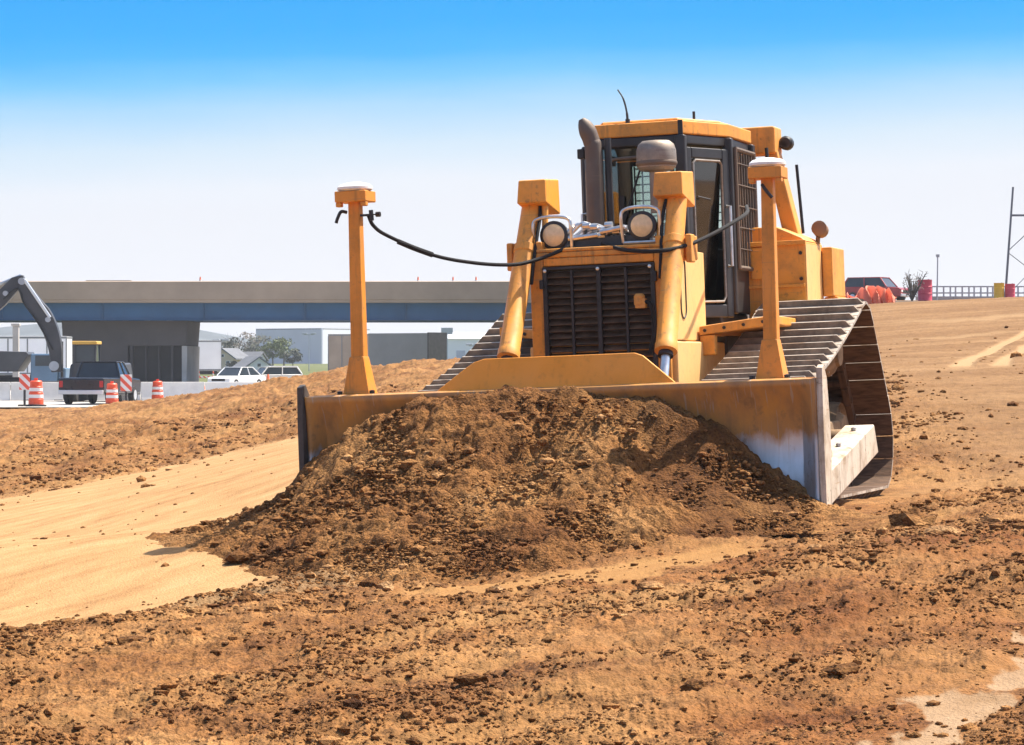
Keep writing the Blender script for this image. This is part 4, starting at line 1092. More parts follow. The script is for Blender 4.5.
def make_bridge():
    o = empty('overpass_bridge', (-20, 220, 0), 0, 'long highway overpass with blue steel girders, tan concrete parapet and a dark pier', 'bridge')
    x0, x1 = -70, 34
    mb = MB(); mb.prism([(0, 6.42), (0, 7.72), (.18, 7.76), (.32, 7.76), (.36, 6.9), (.36, 6.42)], 'x', x0, x1)
    mb.build('parapet', M['parapet'], o, bevel=.02)
    mb = MB(); mb.prism([(13, 6.42), (13, 7.72), (12.8, 7.76), (12.66, 7.76), (12.64, 6.42)], 'x', x0, x1); mb.build('parapet', M['parapet'], o)
    mb = MB(); mb.box(x0, x1, .05, 12.95, 6.2, 6.418); mb.build('deck', M['parapet'], o)
    for k in range(5):
        y = .75+2.85*k
        mb = MB(); mb.box(x0, x1, y, y+.05, 4.99, 6.19); mb.box(x0, x1, y-.22, y+.27, 4.93, 4.989)
        if k == 0:
            xs = np.arange(x0+2, x1, 7.3)
            for x in xs: mb.box(x-.015, x+.015, y-.18, y-.001, 4.992, 6.18)
            for x in (-33.5+20, -3.5+20): mb.box(x-.35, x+.35, y-.03, y-.002, 5.0, 6.15)
        mb.build('girder', M['girder'], o)
    # pier under the span: solid wall on the left, columns to the right under a flared cap
    px = lambda v: (v-512)/FPX*222.0+20
    a, b = px(62), px(188)
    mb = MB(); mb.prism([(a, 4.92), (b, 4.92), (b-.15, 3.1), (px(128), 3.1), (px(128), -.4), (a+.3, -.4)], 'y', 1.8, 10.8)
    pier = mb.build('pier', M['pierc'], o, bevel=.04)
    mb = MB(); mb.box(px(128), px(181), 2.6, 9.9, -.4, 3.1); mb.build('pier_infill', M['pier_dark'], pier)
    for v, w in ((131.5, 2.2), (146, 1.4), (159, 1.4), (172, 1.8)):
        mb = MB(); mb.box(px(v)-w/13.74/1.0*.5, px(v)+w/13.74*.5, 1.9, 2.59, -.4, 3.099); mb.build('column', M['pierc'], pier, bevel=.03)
    mb = MB(); mb.prism([(px(182), -.4), (px(186.5), -.4), (b-.04, 3.099), (px(182), 3.099)], 'y', 1.85, 10.75); mb.build('column', M['concrete'], pier, bevel=.03)  # paler concrete paints sunlight onto the pier's right end
    for k in range(5):
        mb = MB(); mb.box(a+1.2+k*1.6, a+1.6+k*1.6, 2.0, 10.5, 4.921, 4.93); mb.build('bearing', M['concrete'], pier)
    # abutment where the deck lands on the embankment
    mb = MB(); mb.box(34, 35.5, -2, 15, 1.0, 6.4); mb.build('abutment', M['concrete'], o, bevel=.05)
    return o

def cone_obj(loc, label, s=1.0, group=None):
    o = empty('traffic_cone', loc, 0, label, 'traffic cone', group)
    mb = MB(); mb.lathe([(.14*s, .03*s), (.035*s, .72*s), (0, .72*s)], (0, 0, 0), 'z', 14); mb.build('cone_body', M['cone'], o)
    mb = MB(); mb.box(-.19*s, .19*s, -.19*s, .19*s, 0, .03*s); mb.build('base', M['cone'], o)
    mb = MB(); mb.lathe([(.094*s, .38*s), (.078*s, .50*s)], (0, 0, 0), 'z', 14); mb.build('reflective_band', M['refl'], o)
    return o

def barrel(loc, label, s=1.0):
    o = empty('traffic_barrel', loc, 0, label, 'traffic barrel', 'orange traffic barrels along the road edge')
    mb = MB(); mb.lathe([(.29*s, .08*s), (.29*s, .28*s), (.275*s, .30*s), (.275*s, .52*s), (.255*s, .54*s), (.255*s, .76*s), (.235*s, .78*s), (.235*s, .95*s), (.19*s, 1.0*s), (0, 1.0*s)], (0, 0, 0), 'z', 20); b = mb.build('barrel_body', M['orange'], o)
    for z, r in ((.33, .279), (.585, .259)):
        mb = MB(); mb.lathe([(r*s, z*s), (r*s, (z+.13)*s)], (0, 0, 0), 'z', 20); mb.build('reflective_band', M['refl'], o)
    mb = MB(); mb.lathe([(.40*s, 0), (.40*s, .06*s), (.30*s, .085*s)], (0, 0, 0), 'z', 20); mb.build('rubber_base', M['tyre'], o)
    mb = MB(); mb.box(-.07*s, .07*s, -.02*s, .02*s, 1.0*s, 1.09*s); mb.build('handle', M['orange'], o)
    return o
def stripes_mat():
    m, nt, b = mat_new('striped_board')
    tc = nt.nodes.new('ShaderNodeTexCoord'); sp = nt.nodes.new('ShaderNodeSeparateXYZ'); nt.links.new(tc.outputs['Object'], sp.inputs[0])
    ad = N(nt, 'ShaderNodeMath', operation='ADD'); nt.links.new(sp.outputs[0], ad.inputs[0]); nt.links.new(sp.outputs[2], ad.inputs[1])
    ml = N(nt, 'ShaderNodeMath', operation='MULTIPLY'); nt.links.new(ad.outputs[0], ml.inputs[0]); ml.inputs[1].default_value = 2.6
    fr = N(nt, 'ShaderNodeMath', operation='FRACT'); nt.links.new(ml.outputs[0], fr.inputs[0])
    r = ramp(nt, fr.outputs[0], [(0, (.80, .10, .05)), (.5, (.82, .78, .74))], 'CONSTANT')
    nt.links.new(r.outputs[0], b.inputs['Base Color']); b.inputs['Roughness'].default_value = .5
    return m
def marker(loc, label, w=.42, h=.62, top=1.28):
    o = empty('striped_marker', loc, R(4), label, 'road marker')
    mb = MB(); mb.box(-w/2, w/2, -.02, .02, top-h, top); mb.build('striped_board', STR, o, bevel=.01)
    mb = MB(); mb.box(-.045, .045, .021, .08, 0, top-.1); mb.build('post', M['charcoal'], o)
    mb = MB(); mb.box(-.25, .25, -.2, .25, 0, .07); mb.build('base', M['tyre'], o, bevel=.02)
    return o
STR = stripes_mat()

def leaf_cloud(mb, c, rad, n, size, rr):
    for _ in range(n):
        v = Vector((rr.gauss(0, 1), rr.gauss(0, 1), rr.gauss(0, 1))).normalized()*(rr.random()**.45)
        p = Vector(c)+Vector((v.x*rad[0], v.y*rad[1], v.z*rad[2]))
        a = Vector((rr.gauss(0, 1), rr.gauss(0, 1), rr.gauss(0, 1))).normalized(); b = a.orthogonal().normalized(); s = size*rr.uniform(.6, 1.4)
        q = [p+a*s, p+b*s*.6, p-a*s, p-b*s*.6]
        mb.bm.faces.new([mb.bm.verts.new(x) for x in q])
def tree(loc, h, w, leaf, label, dens=1.0, seed=0, group='trees by the warehouse'):
    rr = random.Random(seed)
    o = empty('leafy_tree' if dens > .6 else 'bare_tree', loc, rr.random()*6, label, 'tree', group)
    mb = MB(); mb.tube([(0, 0, -.2), (.03*h*rr.uniform(-1, 1), 0, h*.3), (0, .02*h, h*.6)], [h*.03, h*.022, h*.010], 7)
    for k in range(7):
        a = rr.random()*6.28; z = h*rr.uniform(.28, .55)
        e = Vector((math.cos(a)*w*.38, math.sin(a)*w*.38, z+h*rr.uniform(.15, .35)))
        mb.tube([(0, 0, z), tuple((Vector((0, 0, z))+e)/2+Vector((0, 0, h*.03))), tuple(e)], [h*.012, h*.008, h*.003], 5)
        if dens < .8:
            for j in range(4):
                e2 = e+Vector((rr.gauss(0, 1), rr.gauss(0, 1), abs(rr.gauss(0, 1))))*h*.10
                mb.tube([tuple(e*.75+Vector((0, 0, z))*.25), tuple(e2)], [h*.005, h*.0015], 4)
    mb.build('trunk', M['bark'], o)
    mb = MB()
    for k in range(13):
        a = rr.random()*6.28; r = w*.36*math.sqrt(rr.random()); z = h*rr.uniform(.40, .88)
        sh = 1-.55*abs(z/h-.6)/.3
        leaf_cloud(mb, (math.cos(a)*r*sh, math.sin(a)*r*sh, z), (w*.20, w*.20, h*.12), int(60*dens), .045*h*.5+.08, rr)
    mb.build('crown', leaf, o, smooth=False)
    return o

def gable_house(loc, rz, w, d, hw, hr, wall, label, porch=False):
    o = empty('gable_house', loc, rz, label, 'house')
    mb = MB(); mb.prism([(-w/2, -1), (w/2, -1), (w/2, hw), (0, hw+hr), (-w/2, hw)], 'y', -d/2, d/2); mb.build('wall', wall, o)
    mb = MB()
    for s in (-1, 1):
        e = Vector((s*(w/2+.4), 0, hw-.4*hr/(w/2)))
        mb.hexa([(0, -d/2-.3, hw+hr+.02), (e.x, -d/2-.3, e.z+.02), (e.x, d/2+.3, e.z+.02), (0, d/2+.3, hw+hr+.02), (0, -d/2-.3, hw+hr+.22), (e.x, -d/2-.3, e.z+.22), (e.x, d/2+.3, e.z+.22), (0, d/2+.3, hw+hr+.22)])
    mb.build('roof', M['roof_grey'], o)
    for x in (-w*.24, w*.24):
        f = MB(); f.box(x-.09*w, x+.09*w, -d/2-.05, -d/2+.02, hw*.35, hw*.8); f = f.build('window', M['wall_white'], o)
        g = MB(); g.box(x-.07*w, x+.07*w, -d/2-.07, -d/2-.051, hw*.38, hw*.77); g.build('pane', M['car_glass'], f)
    f = MB(); f.box(-.08*w, .08*w, -d/2-.05, -d/2+.02, hw+hr*.1, hw+hr*.45); f = f.build('window', M['wall_white'], o)
    g = MB(); g.box(-.06*w, .06*w, -d/2-.07, -d/2-.051, hw+hr*.13, hw+hr*.42); g.build('pane', M['car_glass'], f)
    return o
def box_trailer(loc, rz, L, W, z0, z1, mat, label, name='semi_trailer', ribs=True, stripe=False):
    o = empty(name, loc, rz, label, 'trailer')
    mb = MB(); mb.box(-W/2, W/2, -L/2, L/2, z0, z1); mb.build('box_body', mat, o, bevel=.04)
    mb = MB()
    for z in (z0+.08, z1-.08):
        mb.box(-W/2-.02, W/2+.02, -L/2-.02, L/2+.02, z-.07, z+.07)
    if ribs:
        for k in range(int(L/1.2)+1):
            y = -L/2+k*L/int(L/1.2)
            for s in (-1, 1): mb.box(s*(W/2+.012)-.015, s*(W/2+.012)+.015, y-.04, y+.04, z0+.16, z1-.16)
    mb.build('frame_rails', M['tr_grey'], o)
    for yy in (L/2-1.2, L/2-2.5, -L/2+1.2):
        for s in (-1, 1):
            mb = MB(); mb.lathe([(.3, -.2), (.5, -.2), (.52, 0), (.5, .2), (.3, .2)], (s*(W/2-.25), yy, .52), 'x', 18); w = mb.build('wheel', M['tyre'], o)
            mb = MB(); mb.lathe([(.28, -.05), (.28, .205), (0, .21)], (s*(W/2-.25), yy, .52), (Vector((0,1,0)), Vector((0,0,1)), Vector((s,0,0))), 14); mb.build('rim', M['silver'], w)
    mb = MB(); mb.box(-W/2+.1, W/2-.1, -L/2+.03, -L/2+.09, .55, .70)
    for s in (-1, 1): mb.box(s*.6-.05, s*.6+.05, -L/2+.04, -L/2+.08, .7, z0)
    mb.build('rear_guard', STR if stripe else M['tr_grey'], o)
    mb = MB(); mb.box(-W/2+.35, W/2-.35, -L/2+.1, L/2-.1, z0-.3, z0-.01); mb.build('chassis', M['tyre'], o)
    return o
def lamp_post(loc, h, label, arms=1):
    o = empty('light_pole', loc, 0, label, 'light pole', 'tall light poles by the warehouse')
    mb = MB(); mb.tube([(0, 0, -.3), (0, 0, h)], [h*.013, h*.008], 8); mb.build('pole', M['galv'], o)
    mb = MB(); mb.box(-h*.13, h*.13, -.06, .06, h-.05, h+.05); mb.build('cross_arm', M['galv'], o)
    for s in (-1, 1):
        mb = MB(); mb.box(s*h*.12-.35, s*h*.12+.35, -.3, .3, h+.05, h+.25); mb.build('lamp_head', M['galv'], o, bevel=.04)
    return o
# ------------------------------------------------------------------ build everything
make_ground()
make_pile()
make_clods()
make_bulldozer()

# single stones that stand out
rock(2.85, 21.55, .15, .62, 'flat pale slab of earth lying on the soil right of the bulldozer track', .8, 'earth_slab', 1.2)
rock(2.62, 18.6, .085, .97, 'grey-blue stone in the churned soil at the right', .8, 'stone')
rock(1.75, 17.6, .06, .95, 'small grey stone in the middle of the right foreground soil', .8, 'stone')
rock(.75, 16.3, .055, .93, 'pale grey stone in the foreground below the earth heap', .75, 'stone')
rock(-.08, 17.0, .045, 1.0, 'bluish pebble left of centre in the foreground soil', .8, 'stone')
rock(-.73, 17.6, .055, 1.0, 'dark bluish stone on the windrow at the lower left', .8, 'stone')
rock(1.45, 13.4, .05, .2, 'dark wet clod beside the pale wheel rut', .8, 'earth_clod', 1.2)
rock(-.18, 13.3, .045, .2, 'dark brown clod low in the foreground, left of centre', .8, 'earth_clod', 1.2)
rock(.78, 13.0, .045, .2, 'dark brown clod low in the foreground, right of centre', .8, 'earth_clod', 1.1)
rock(-1.95, 15.6, .06, .2, 'dark clod near the left edge of the foreground', .7, 'earth_clod')
rock(-1.62, 18.7, .075, .15, 'dark round clod on the edge of the pale sand strip', .8, 'earth_clod')
rock(3.1, 19.6, .09, .9, 'pale grey stone farther right beyond the earth slab', .6, 'stone')

make_bridge()
for px, lab in ((418, 'orange cone on the bridge parapet, nearest the left receiver mast'), (453, 'orange cone on the bridge parapet, middle of the three near the bulldozer'), (476, 'orange cone on the bridge parapet, closest to the lift cylinder'), (200, 'orange cone standing alone on the bridge above the pier')):
    cone_obj(((px-512)/FPX*221, 221.2, 7.35), lab, 1.05, 'cones on the bridge')
o = empty('lumber_stack', ((109-512)/FPX*221, 221.6, 7.42), 0, 'low yellowish stack of boards on the bridge deck', 'lumber stack')
for k in range(4):
    mb = MB(); mb.box(-2.0+.1*k, 2.0-.15*k, -.4, .4, .11*k, .11*k+.09); mb.build('board', M['wood'], o)

# road under the bridge
def sheet(name, pts, mat, lift):
    mb = MB(); mb.bm.faces.new([mb.bm.verts.new((x, y, gz(x, y)+lift)) for x, y in pts])
    o = mb.build(name, mat, smooth=False); o['kind'] = 'structure'; return o
rp = []
mbr = MB()
rows = []
for y in np.linspace(118.5, 330, 60):
    xl = np.interp(y, [118, 150, 200, 240, 330], [-44, -40, -36, -32, -26]); xr = np.interp(y, [118, 150, 215, 240, 330], [-7.5, -8.5, -10, -9, -6])
    rows.append([(xl+(xr-xl)*k/16, y, gz(xl+(xr-xl)*k/16, y)+.06) for k in range(17)])
mbr.grid(rows); o = mbr.build('road', M['asphalt'], smooth=True); o['kind'] = 'structure'
mb = MB()
for xa in (-14.6, -11.2):
    for y in np.arange(122, 300, 9):
        x = xa+(y-122)*.02
        if x < np.interp(y, [118, 150, 215, 240, 330], [-7.5, -8.5, -10, -9, -6])-.6:
            z = gz(x, y)+.066
            mb.bm.faces.new([mb.bm.verts.new(p) for p in ((x-.07, y, z), (x+.07, y, z), (x+.12, y+3, z), (x-.02, y+3, z))])
o = mb.build('lane_marking', M['refl'], smooth=False); o['kind'] = 'structure'

# concrete barrier, one object per segment
first = None
def barrier_at(x, y, rz):
    global first
    if first is None:
        first = empty('concrete_barrier', (x, y, .05), rz)
        tag(first, 'white concrete barrier segment in the row along the road', 'barrier', 'white concrete barrier segments along the road')
        mb = MB(); mb.prism([(-.30, 0), (.30, 0), (.30, .08), (.13, .33), (.09, .86), (-.09, .86), (-.13, .33), (-.30, .08)], 'x', -1.47, 1.47); b = mb.build('barrier_body', M['concrete_white'], first, bevel=.015)
        mb = MB(); mb.box(-.9, -.5, -.302, .302, -.002, .05); mb.box(.5, .9, -.302, .302, -.002, .05); mb.build('drain_slot', M['charcoal'], b)
        return first
    c = copy_tree(first); c.location = (x, y, .05); c.rotation_euler = (0, 0, rz); return c
for k in range(8): barrier_at(-27.6+3.0*k*.985, 140.5+.25*k+(.02*k*k), R(6+1.2*k))

# vehicles on the left
v = vehicle('pickup_truck', 'black pickup truck with chrome bumper seen from behind on the site road', 'pickup truck', 5.5, 1.95, 1.80, M['car_black'], PICK, PICK_C, (-17.3, 128.2, .06), R(180-9), wheels=(.17, .79), wr=.37, roofm=M['car_black'])
mb = MB(); mb.box(-.80, .80, 1.0, 2.70, .95, 1.06); mb.build('cargo_bed', M['tyre'], v)
o = empty('excavator', (-18.6, 137.5, .05), R(12), 'dark grey excavator with raised crooked boom and yellow cab roof behind the black pickup', 'excavator')
mb = MB(); mb.hexa([(-1.2, -1.3, 1.0), (1.3, -1.3, 1.0), (1.3, 1.9, 1.0), (-1.2, 1.9, 1.0), (-1.15, -1.2, 1.7), (1.25, -1.2, 1.7), (1.2, 1.8, 1.75), (-1.1, 1.8, 1.75)]); mb.build('engine_house', M['ex_grey'], o, bevel=.08)
mb = MB()
for x in (-.95, -.03):
    for y in (-1.25, .2): mb.tube([(x, y, 1.7), (x+.04, y, 2.58)], .05, 6)
mb.box(-1.0, .02, -1.3, .25, 1.05, 1.75)
cabx = mb.build('operator_cab', M['ex_grey'], o, bevel=.02)
mb = MB(); mb.box(-.96, -.02, -1.22, .18, 1.75, 2.55); mb.build('cab_glass', M['car_glass'], cabx, bevel=.03)
mb = MB(); mb.box(-1.05, .07, -1.35, .3, 2.57, 2.72); mb.build('cab_roof', M['ye_dark'], cabx, bevel=.04)
for s in (-1, 1):
    mb = MB()
    q = [(-1.9+.5*math.cos(t) if math.cos(t) < 0 else 1.9+.5*math.cos(t), .45+.42*math.sin(t)) for t in np.linspace(0, 2*math.pi, 25)[:-1]]
    mb.prism(q, 'x', s*1.0-.3, s*1.0+.3); mb.build('crawler_track', M['tyre'], o, bevel=.03)
mb = MB()
def bpt(px, py, d=137.5): p = PX(px, py, d); return Vector((p[0], p[1]-.9, p[2]))
o.rotation_euler = (0, 0, 0)
def beam(mb, pts, hs, w):
    """box beam through pts with heights hs, in the xz plane"""
    pts = [Vector(p) for p in pts]; rows = []
    for i, p in enumerate(pts):
        d = (pts[min(i+1, len(pts)-1)]-pts[max(i-1, 0)]); d.y = 0; d.normalize(); n = Vector((-d.z, 0, d.x))
        rows.append([mb.bm.verts.new(p+n*hs[i]/2+Vector((0, sy*w/2, 0))) for sy in (-1, 1)]+[mb.bm.verts.new(p-n*hs[i]/2+Vector((0, sy*w/2, 0))) for sy in (1, -1)])
    for A, B in zip(rows, rows[1:]):
        for k in range(4): mb.bm.faces.new((A[k], A[(k+1) % 4], B[(k+1) % 4], B[k]))
    mb.bm.faces.new(rows[0][::-1]); mb.bm.faces.new(rows[-1])
org = Vector(o.location)
mb = MB(); beam(mb, spline([bpt(60, 372)-org, bpt(58, 345)-org, bpt(50, 322)-org, bpt(36, 302)-org, bpt(25, 284)-org], 5), list(np.interp(np.linspace(0, 1, 21), [0, .3, .6, 1], [.45, .64, .78, .5])), .5); bo = mb.build('boom', M['ex_grey'], o, bevel=.03)
mb = MB(); mb.tube([bpt(29, 281)-org+Vector((0, -.3, 0)), bpt(54, 318)-org+Vector((0, -.3, 0))], .075, 8); mb.build('boom_ram', M['silver'], bo)
mb = MB(); beam(mb, [bpt(28, 279)-org, bpt(20, 283)-org, bpt(4, 300)-org, bpt(-22, 326)-org, bpt(-34, 338)-org], [.34, .58, .66, .48, .35], .4); st_ = mb.build('stick', M['ex_grey'], o, bevel=.03)
mb = MB(); mb.tube([bpt(24, 278)-org+Vector((0, .1, .1)), bpt(0, 290)-org+Vector((0, .1, .2))], .07, 8); mb.build('stick_ram', M['silver'], st_)
for q_, r_ in ((bpt(26, 282), .16), (bpt(58, 366), .22), (bpt(52, 320), .12), (bpt(10, 294), .12)):
    mb = MB(); q_ = q_-org; mb.lathe([(r_, -.36), (r_, .36)], q_, 'y', 14); mb.build('pivot_pin', M['galv'], bo)
mb = MB(); mb.tube(spline([bpt(57, 350)-org+Vector((0, -.32, 0)), bpt(47, 322)-org+Vector((-.25, -.34, 0)), bpt(34, 304)-org+Vector((-.25, -.34, 0)), bpt(24, 289)-org+Vector((-.1, -.34, 0)), bpt(8, 300)-org+Vector((0, -.34, 0))], 6), .04, 6); mb.build('hydraulic_hose', M['tyre'], bo)
mb = MB(); b0 = bpt(-36, 342)-org
mb.prism([(b0.x-.5, b0.z+.3), (b0.x+.5, b0.z+.4), (b0.x+.7, b0.z-.3), (b0.x+.3, b0.z-1.0), (b0.x-.5, b0.z-.9)], 'y', b0.y-.5, b0.y+.5); mb.build('bucket', M['ex_grey'], o, bevel=.04)

o = empty('dump_truck', (-25.9, 163, .05), 0, 'dump truck with dark bed and blue cab parked at the left edge', 'dump truck')
mb = MB(); mb.prism([(-4.2, 1.3), (-.35, 1.3), (.25, 2.2), (.15, 2.35), (-4.6, 2.5)], 'y', -1.2, 1.2); mb.build('dump_bed', M['ex_grey'], o, bevel=.05)
mb = MB(); mb.box(.35, 1.75, -1.15, 1.15, .75, 2.25); cb = mb.build('cab', M['blue_grey'], o, bevel=.08)
mb = MB(); mb.box(.6, 1.5, -1.17, 1.17, 1.6, 2.15); mb.build('cab_window', M['car_glass'], cb)
mb = MB(); mb.box(1.76, 2.2, -.9, .9, .7, 1.5); mb.build('engine_bonnet', M['blue_grey'], cb, bevel=.08)
mb = MB(); mb.tube([(2.0, -1.0, .9), (2.0, -1.0, 2.9)], .07, 8); mb.build('exhaust_pipe', M['tyre'], o)
mb = MB(); mb.box(-4.2, 2.0, -.4, .4, .7, 1.0); mb.build('chassis', M['tyre'], o)
for x in (-3.4, -2.2, 1.3):
    for s in (-1, 1):
        mb = MB(); mb.lathe([(.3, -.18), (.5, -.18), (.53, 0), (.5, .18), (.3, .18)], (x, s*.95, .53), 'y', 18); mb.build('wheel', M['tyre'], o)
o = empty('concrete_post', ((16-512)/FPX*172, 172, .0), 0, 'pale concrete post rising behind the dump truck', 'post')
mb = MB(); mb.box(-.17, .17, -.17, .17, 0, 3.9); mb.build('shaft', M['concrete'], o, bevel=.03)
mb = MB(); mb.box(-.24, .24, -.24, .24, 3.901, 4.05); mb.build('cap', M['concrete'], o, bevel=.03)
box_trailer(((18-512)/FPX*192, 197, .05), R(90), 5.0, 2.5, 1.0, 3.5, M['trailer_w'], 'white box trailer behind the excavator and the dump truck')
box_trailer(((199-512)/FPX*258, 264, .05), R(5.8), 12, 2.55, 1.15, 3.75, M['trailer_w'], 'white semi trailer with red striped rear guard seen from behind, right of the pier', stripe=True)

barrel((*PX(36, 0, 121)[:2], gz(PX(36, 0, 121)[0], 121)+.05), 'orange and white traffic barrel nearest the left edge of the picture', 1.04)
barrel((*PX(112, 0, 124)[:2], .06), 'orange and white traffic barrel beside the black pickup', .90)
barrel((*PX(157.5, 0, 137.5)[:2], .06), 'orange traffic barrel before the white barrier, right of the black pickup', .92)
marker((*PX(24.5, 0, 122)[:2], .05), 'red and white striped marker board left of the nearest barrel', .42, .62, 1.28)
marker((*PX(126, 0, 126)[:2], .05), 'red and white striped marker board at the front of the black pickup', .46, .68, 1.25)
cone_obj((*PX(204, 0, 150)[:2], .05), 'small orange cone on the road below the white semi trailer', .9)
cone_obj((*PX(268, 0, 190)[:2], .05), 'tall orange cone between the two white cars', 1.5)
cone_obj((*PX(223, 0, 235)[:2], .05), 'orange cone at the corner of the white semi trailer', 1.3)

vehicle('parked_car', 'silver white sedan facing the camera on the road under the bridge', 'car', 4.7, 1.85, 1.50, M['w_paint'], SEDAN, SEDAN_C, (-19.3, 214, .06), R(-28))
vehicle('parked_car', 'white car behind the orange cone, right of the silver white sedan', 'car', 4.6, 1.8, 1.50, M['w_paint'], SUV, SUV_C, (-18.6, 236, .06), R(-62))
vehicle('parked_car', 'white car farthest back, its roof showing above the other two', 'car', 4.5, 1.8, 1.55, M['w_paint'], SUV, SUV_C, (-20.8, 268, .06), R(-70))
vehicle('white_van', 'small white van parked by the warehouse corner', 'van', 5.2, 2.0, 2.1, M['w_paint'], SUV, SUV_C, (-20.3, 440, gz(-20.3, 440)+.05), R(-75))

# buildings and poles beyond the bridge
def warehouse():
    d = 900; x, y, z = PX(322, 363, d)
    o = empty('warehouse', (x, y, z-.3), 0, 'large pale blue-grey warehouse with an end wall coloured sunlit white', 'warehouse')
    a = Vector((-.80, .60, 0)); b = Vector((.55, .835, 0)); h = 10.6
    def wall(nm, p, q, mat, t):
        n = (q-p).normalized().cross(Vector((0, 0, 1)))*t
        mb = MB(); mb.hexa([p+n, q+n, q, p, p+n+Vector((0, 0, h)), q+n+Vector((0, 0, h)), q+Vector((0, 0, h)), p+Vector((0, 0, h))]); return mb.build(nm, mat, o)
    p0 = Vector((0, 0, 0)); p1 = a*26; p2 = b*24
    wall('long_wall', p1, p0, M['wh_grey'], -.3); wall('end_wall', p0, p2, M['wh_white'], -.3)  # greyer long wall and white end wall paint in shade and sun
    wall('back_wall', p2+a*26, p1, M['wh_grey'], -.3); wall('back_wall', p2, p2+a*26, M['wh_grey'], -.3)
    mb = MB(); mb.prism([tuple(v[:2]) for v in (p0, p1, p1+p2, p2)], 'z', h-.4, h-.1); mb.build('roof', M['roof_grey'], o)
    n = Vector((b.y, -b.x, 0))
    for t in (6.0, 10.0):
        c = b*t+n*.02
        mb = MB(); mb.hexa([c-b*1.3, c+b*1.3, c+b*1.3+n*.1, c-b*1.3+n*.1]+[v+Vector((0, 0, 4.2)) for v in (c-b*1.3, c+b*1.3, c+b*1.3+n*.1, c-b*1.3+n*.1)]); mb.build('loading_door', M['wh_grey'], o)
        c2 = c+Vector((0, 0, 5.2))
        mb = MB(); mb.hexa([c2-b*1.0, c2+b*1.0, c2+b*1.0+n*.1, c2-b*1.0+n*.1]+[v+Vector((0, 0, 1.4)) for v in (c2-b*1.0, c2+b*1.0, c2+b*1.0+n*.1, c2-b*1.0+n*.1)]); mb.build('window', M['car_glass'], o)
warehouse()
def white_shed():
    d = 620; x0 = PX(446, 0, d)[0]; x1 = PX(560, 0, d)[0]
    o = empty('long_white_building', ((x0+x1)/2, d, gz(x0, d)-.2), 0, 'long low white building right of the grey trailer', 'building')
    w = (x1-x0)/2
    mb = MB(); mb.box(-w, w, 0, 16, 0, 5.6); mb.build('wall', M['wh_white'], o)
    mb = MB(); mb.prism([(-.5, 5.601), (16.5, 5.601), (8, 7.0)], 'x', -w-.3, w+.3); mb.build('roof', M['wh_white'], o)
    for k in range(5):
        x = -w+3+k*4.4
        mb = MB(); mb.box(x-.9, x+.9, -.06, -.001, 1.6, 3.2); mb.build('window', M['wh_grey'], o)
white_shed()
o = empty('billboard', (*PX(447, 0, 420)[:2], gz(-9, 420)), 0, 'small dark sign board on a pole above the white building', 'sign')
mb = MB(); mb.box(-.8, .8, -.1, .1, 5.2, 6.1); mb.build('sign_panel', M['galv'], o)
mb = MB(); mb.box(-.1, .1, -.08, .08, 0, 5.2); mb.build('post', M['galv'], o)
t1 = box_trailer(((372-512)/FPX*262, 266.5, .05), R(90-18), 7.6, 2.6, 1.0, 4.35, M['tr_tan'], 'tan semi trailer with rusty ribs behind the left receiver mast')
t2 = box_trailer(((405-512)/FPX*246, 250, .05), R(90-32), 5.8, 2.6, 1.0, 4.25, M['tr_grey'], 'plain grey semi trailer ending in a dark frame, right of the tan one', ribs=False)
mb = MB(); mb.box(-1.35, 1.35, -3.05, -2.93, .9, 4.3); mb.build('dark_end_frame', M['charcoal'], t2)

tx, ty, tz = PX(230, 366, 430); gable_house((tx, ty, gz(tx, ty)), R(-15), 3.4*1.0, 6, 1.9, 1.2, M['wall_tan'], 'tan gable house beyond the white semi trailer')
tx, ty, tz = PX(253, 368, 400); gable_house((tx, ty, gz(tx, ty)-.2), R(20), 3.7, 6, .9, 1.3, M['wall_white'], 'small white gable house with grey roof in front of the trees')
tx, ty, tz = PX(243, 366, 450); gable_house((tx, ty, gz(tx, ty)), R(70), 3.2, 6, 1.6, 1.0, M['wall_white'], 'grey-roofed house between the tan and the small white gable houses')
T = [(238, 500, 6.0, 6, 'leafd', .35, 'bare dark tree rising over the tan house'), (250, 520, 6.4, 7, 'leafb', .35, 'bare brownish tree behind the small white gable house'), (262, 505, 5.8, 6, 'leafd', .9, 'dark leafy tree right of the bare trees'),
     (273, 480, 5.0, 5, 'leafg', 1.0, 'bright spring-green tree beside the warehouse, left one of the pair'), (284, 490, 5.2, 5.5, 'leafg', 1.0, 'bright spring-green tree touching the warehouse wall'), (226, 560, 5.4, 6, 'leafd', .9, 'dark tree to the left behind the tan house'),
     (293, 470, 3.4, 3.4, 'leafd', .9, 'small dark shrub-like tree at the foot of the warehouse'), (231, 420, 1.6, 2.2, 'leafd', 1.0, 'low dark bush in front of the tan house')]
for i, (px, d, h, w, lf, dn, lab) in enumerate(T):
    x, y, _ = PX(px, 0, d); tree((x, y, gz(x, y)), h, w, M[lf], lab, dn, 30+i)
for px, d, h, lab in ((221, 300, 3.95, 'thin light pole left of the tan house'), (309, 430, 5.2, 'dark twin-armed light pole before the warehouse wall'), (473, 330, 3.6, 'thin light pole left of the bulldozer track')):
    x, y, _ = PX(px, 0, d); lamp_post((x, y, gz(x, y)), h, lab)

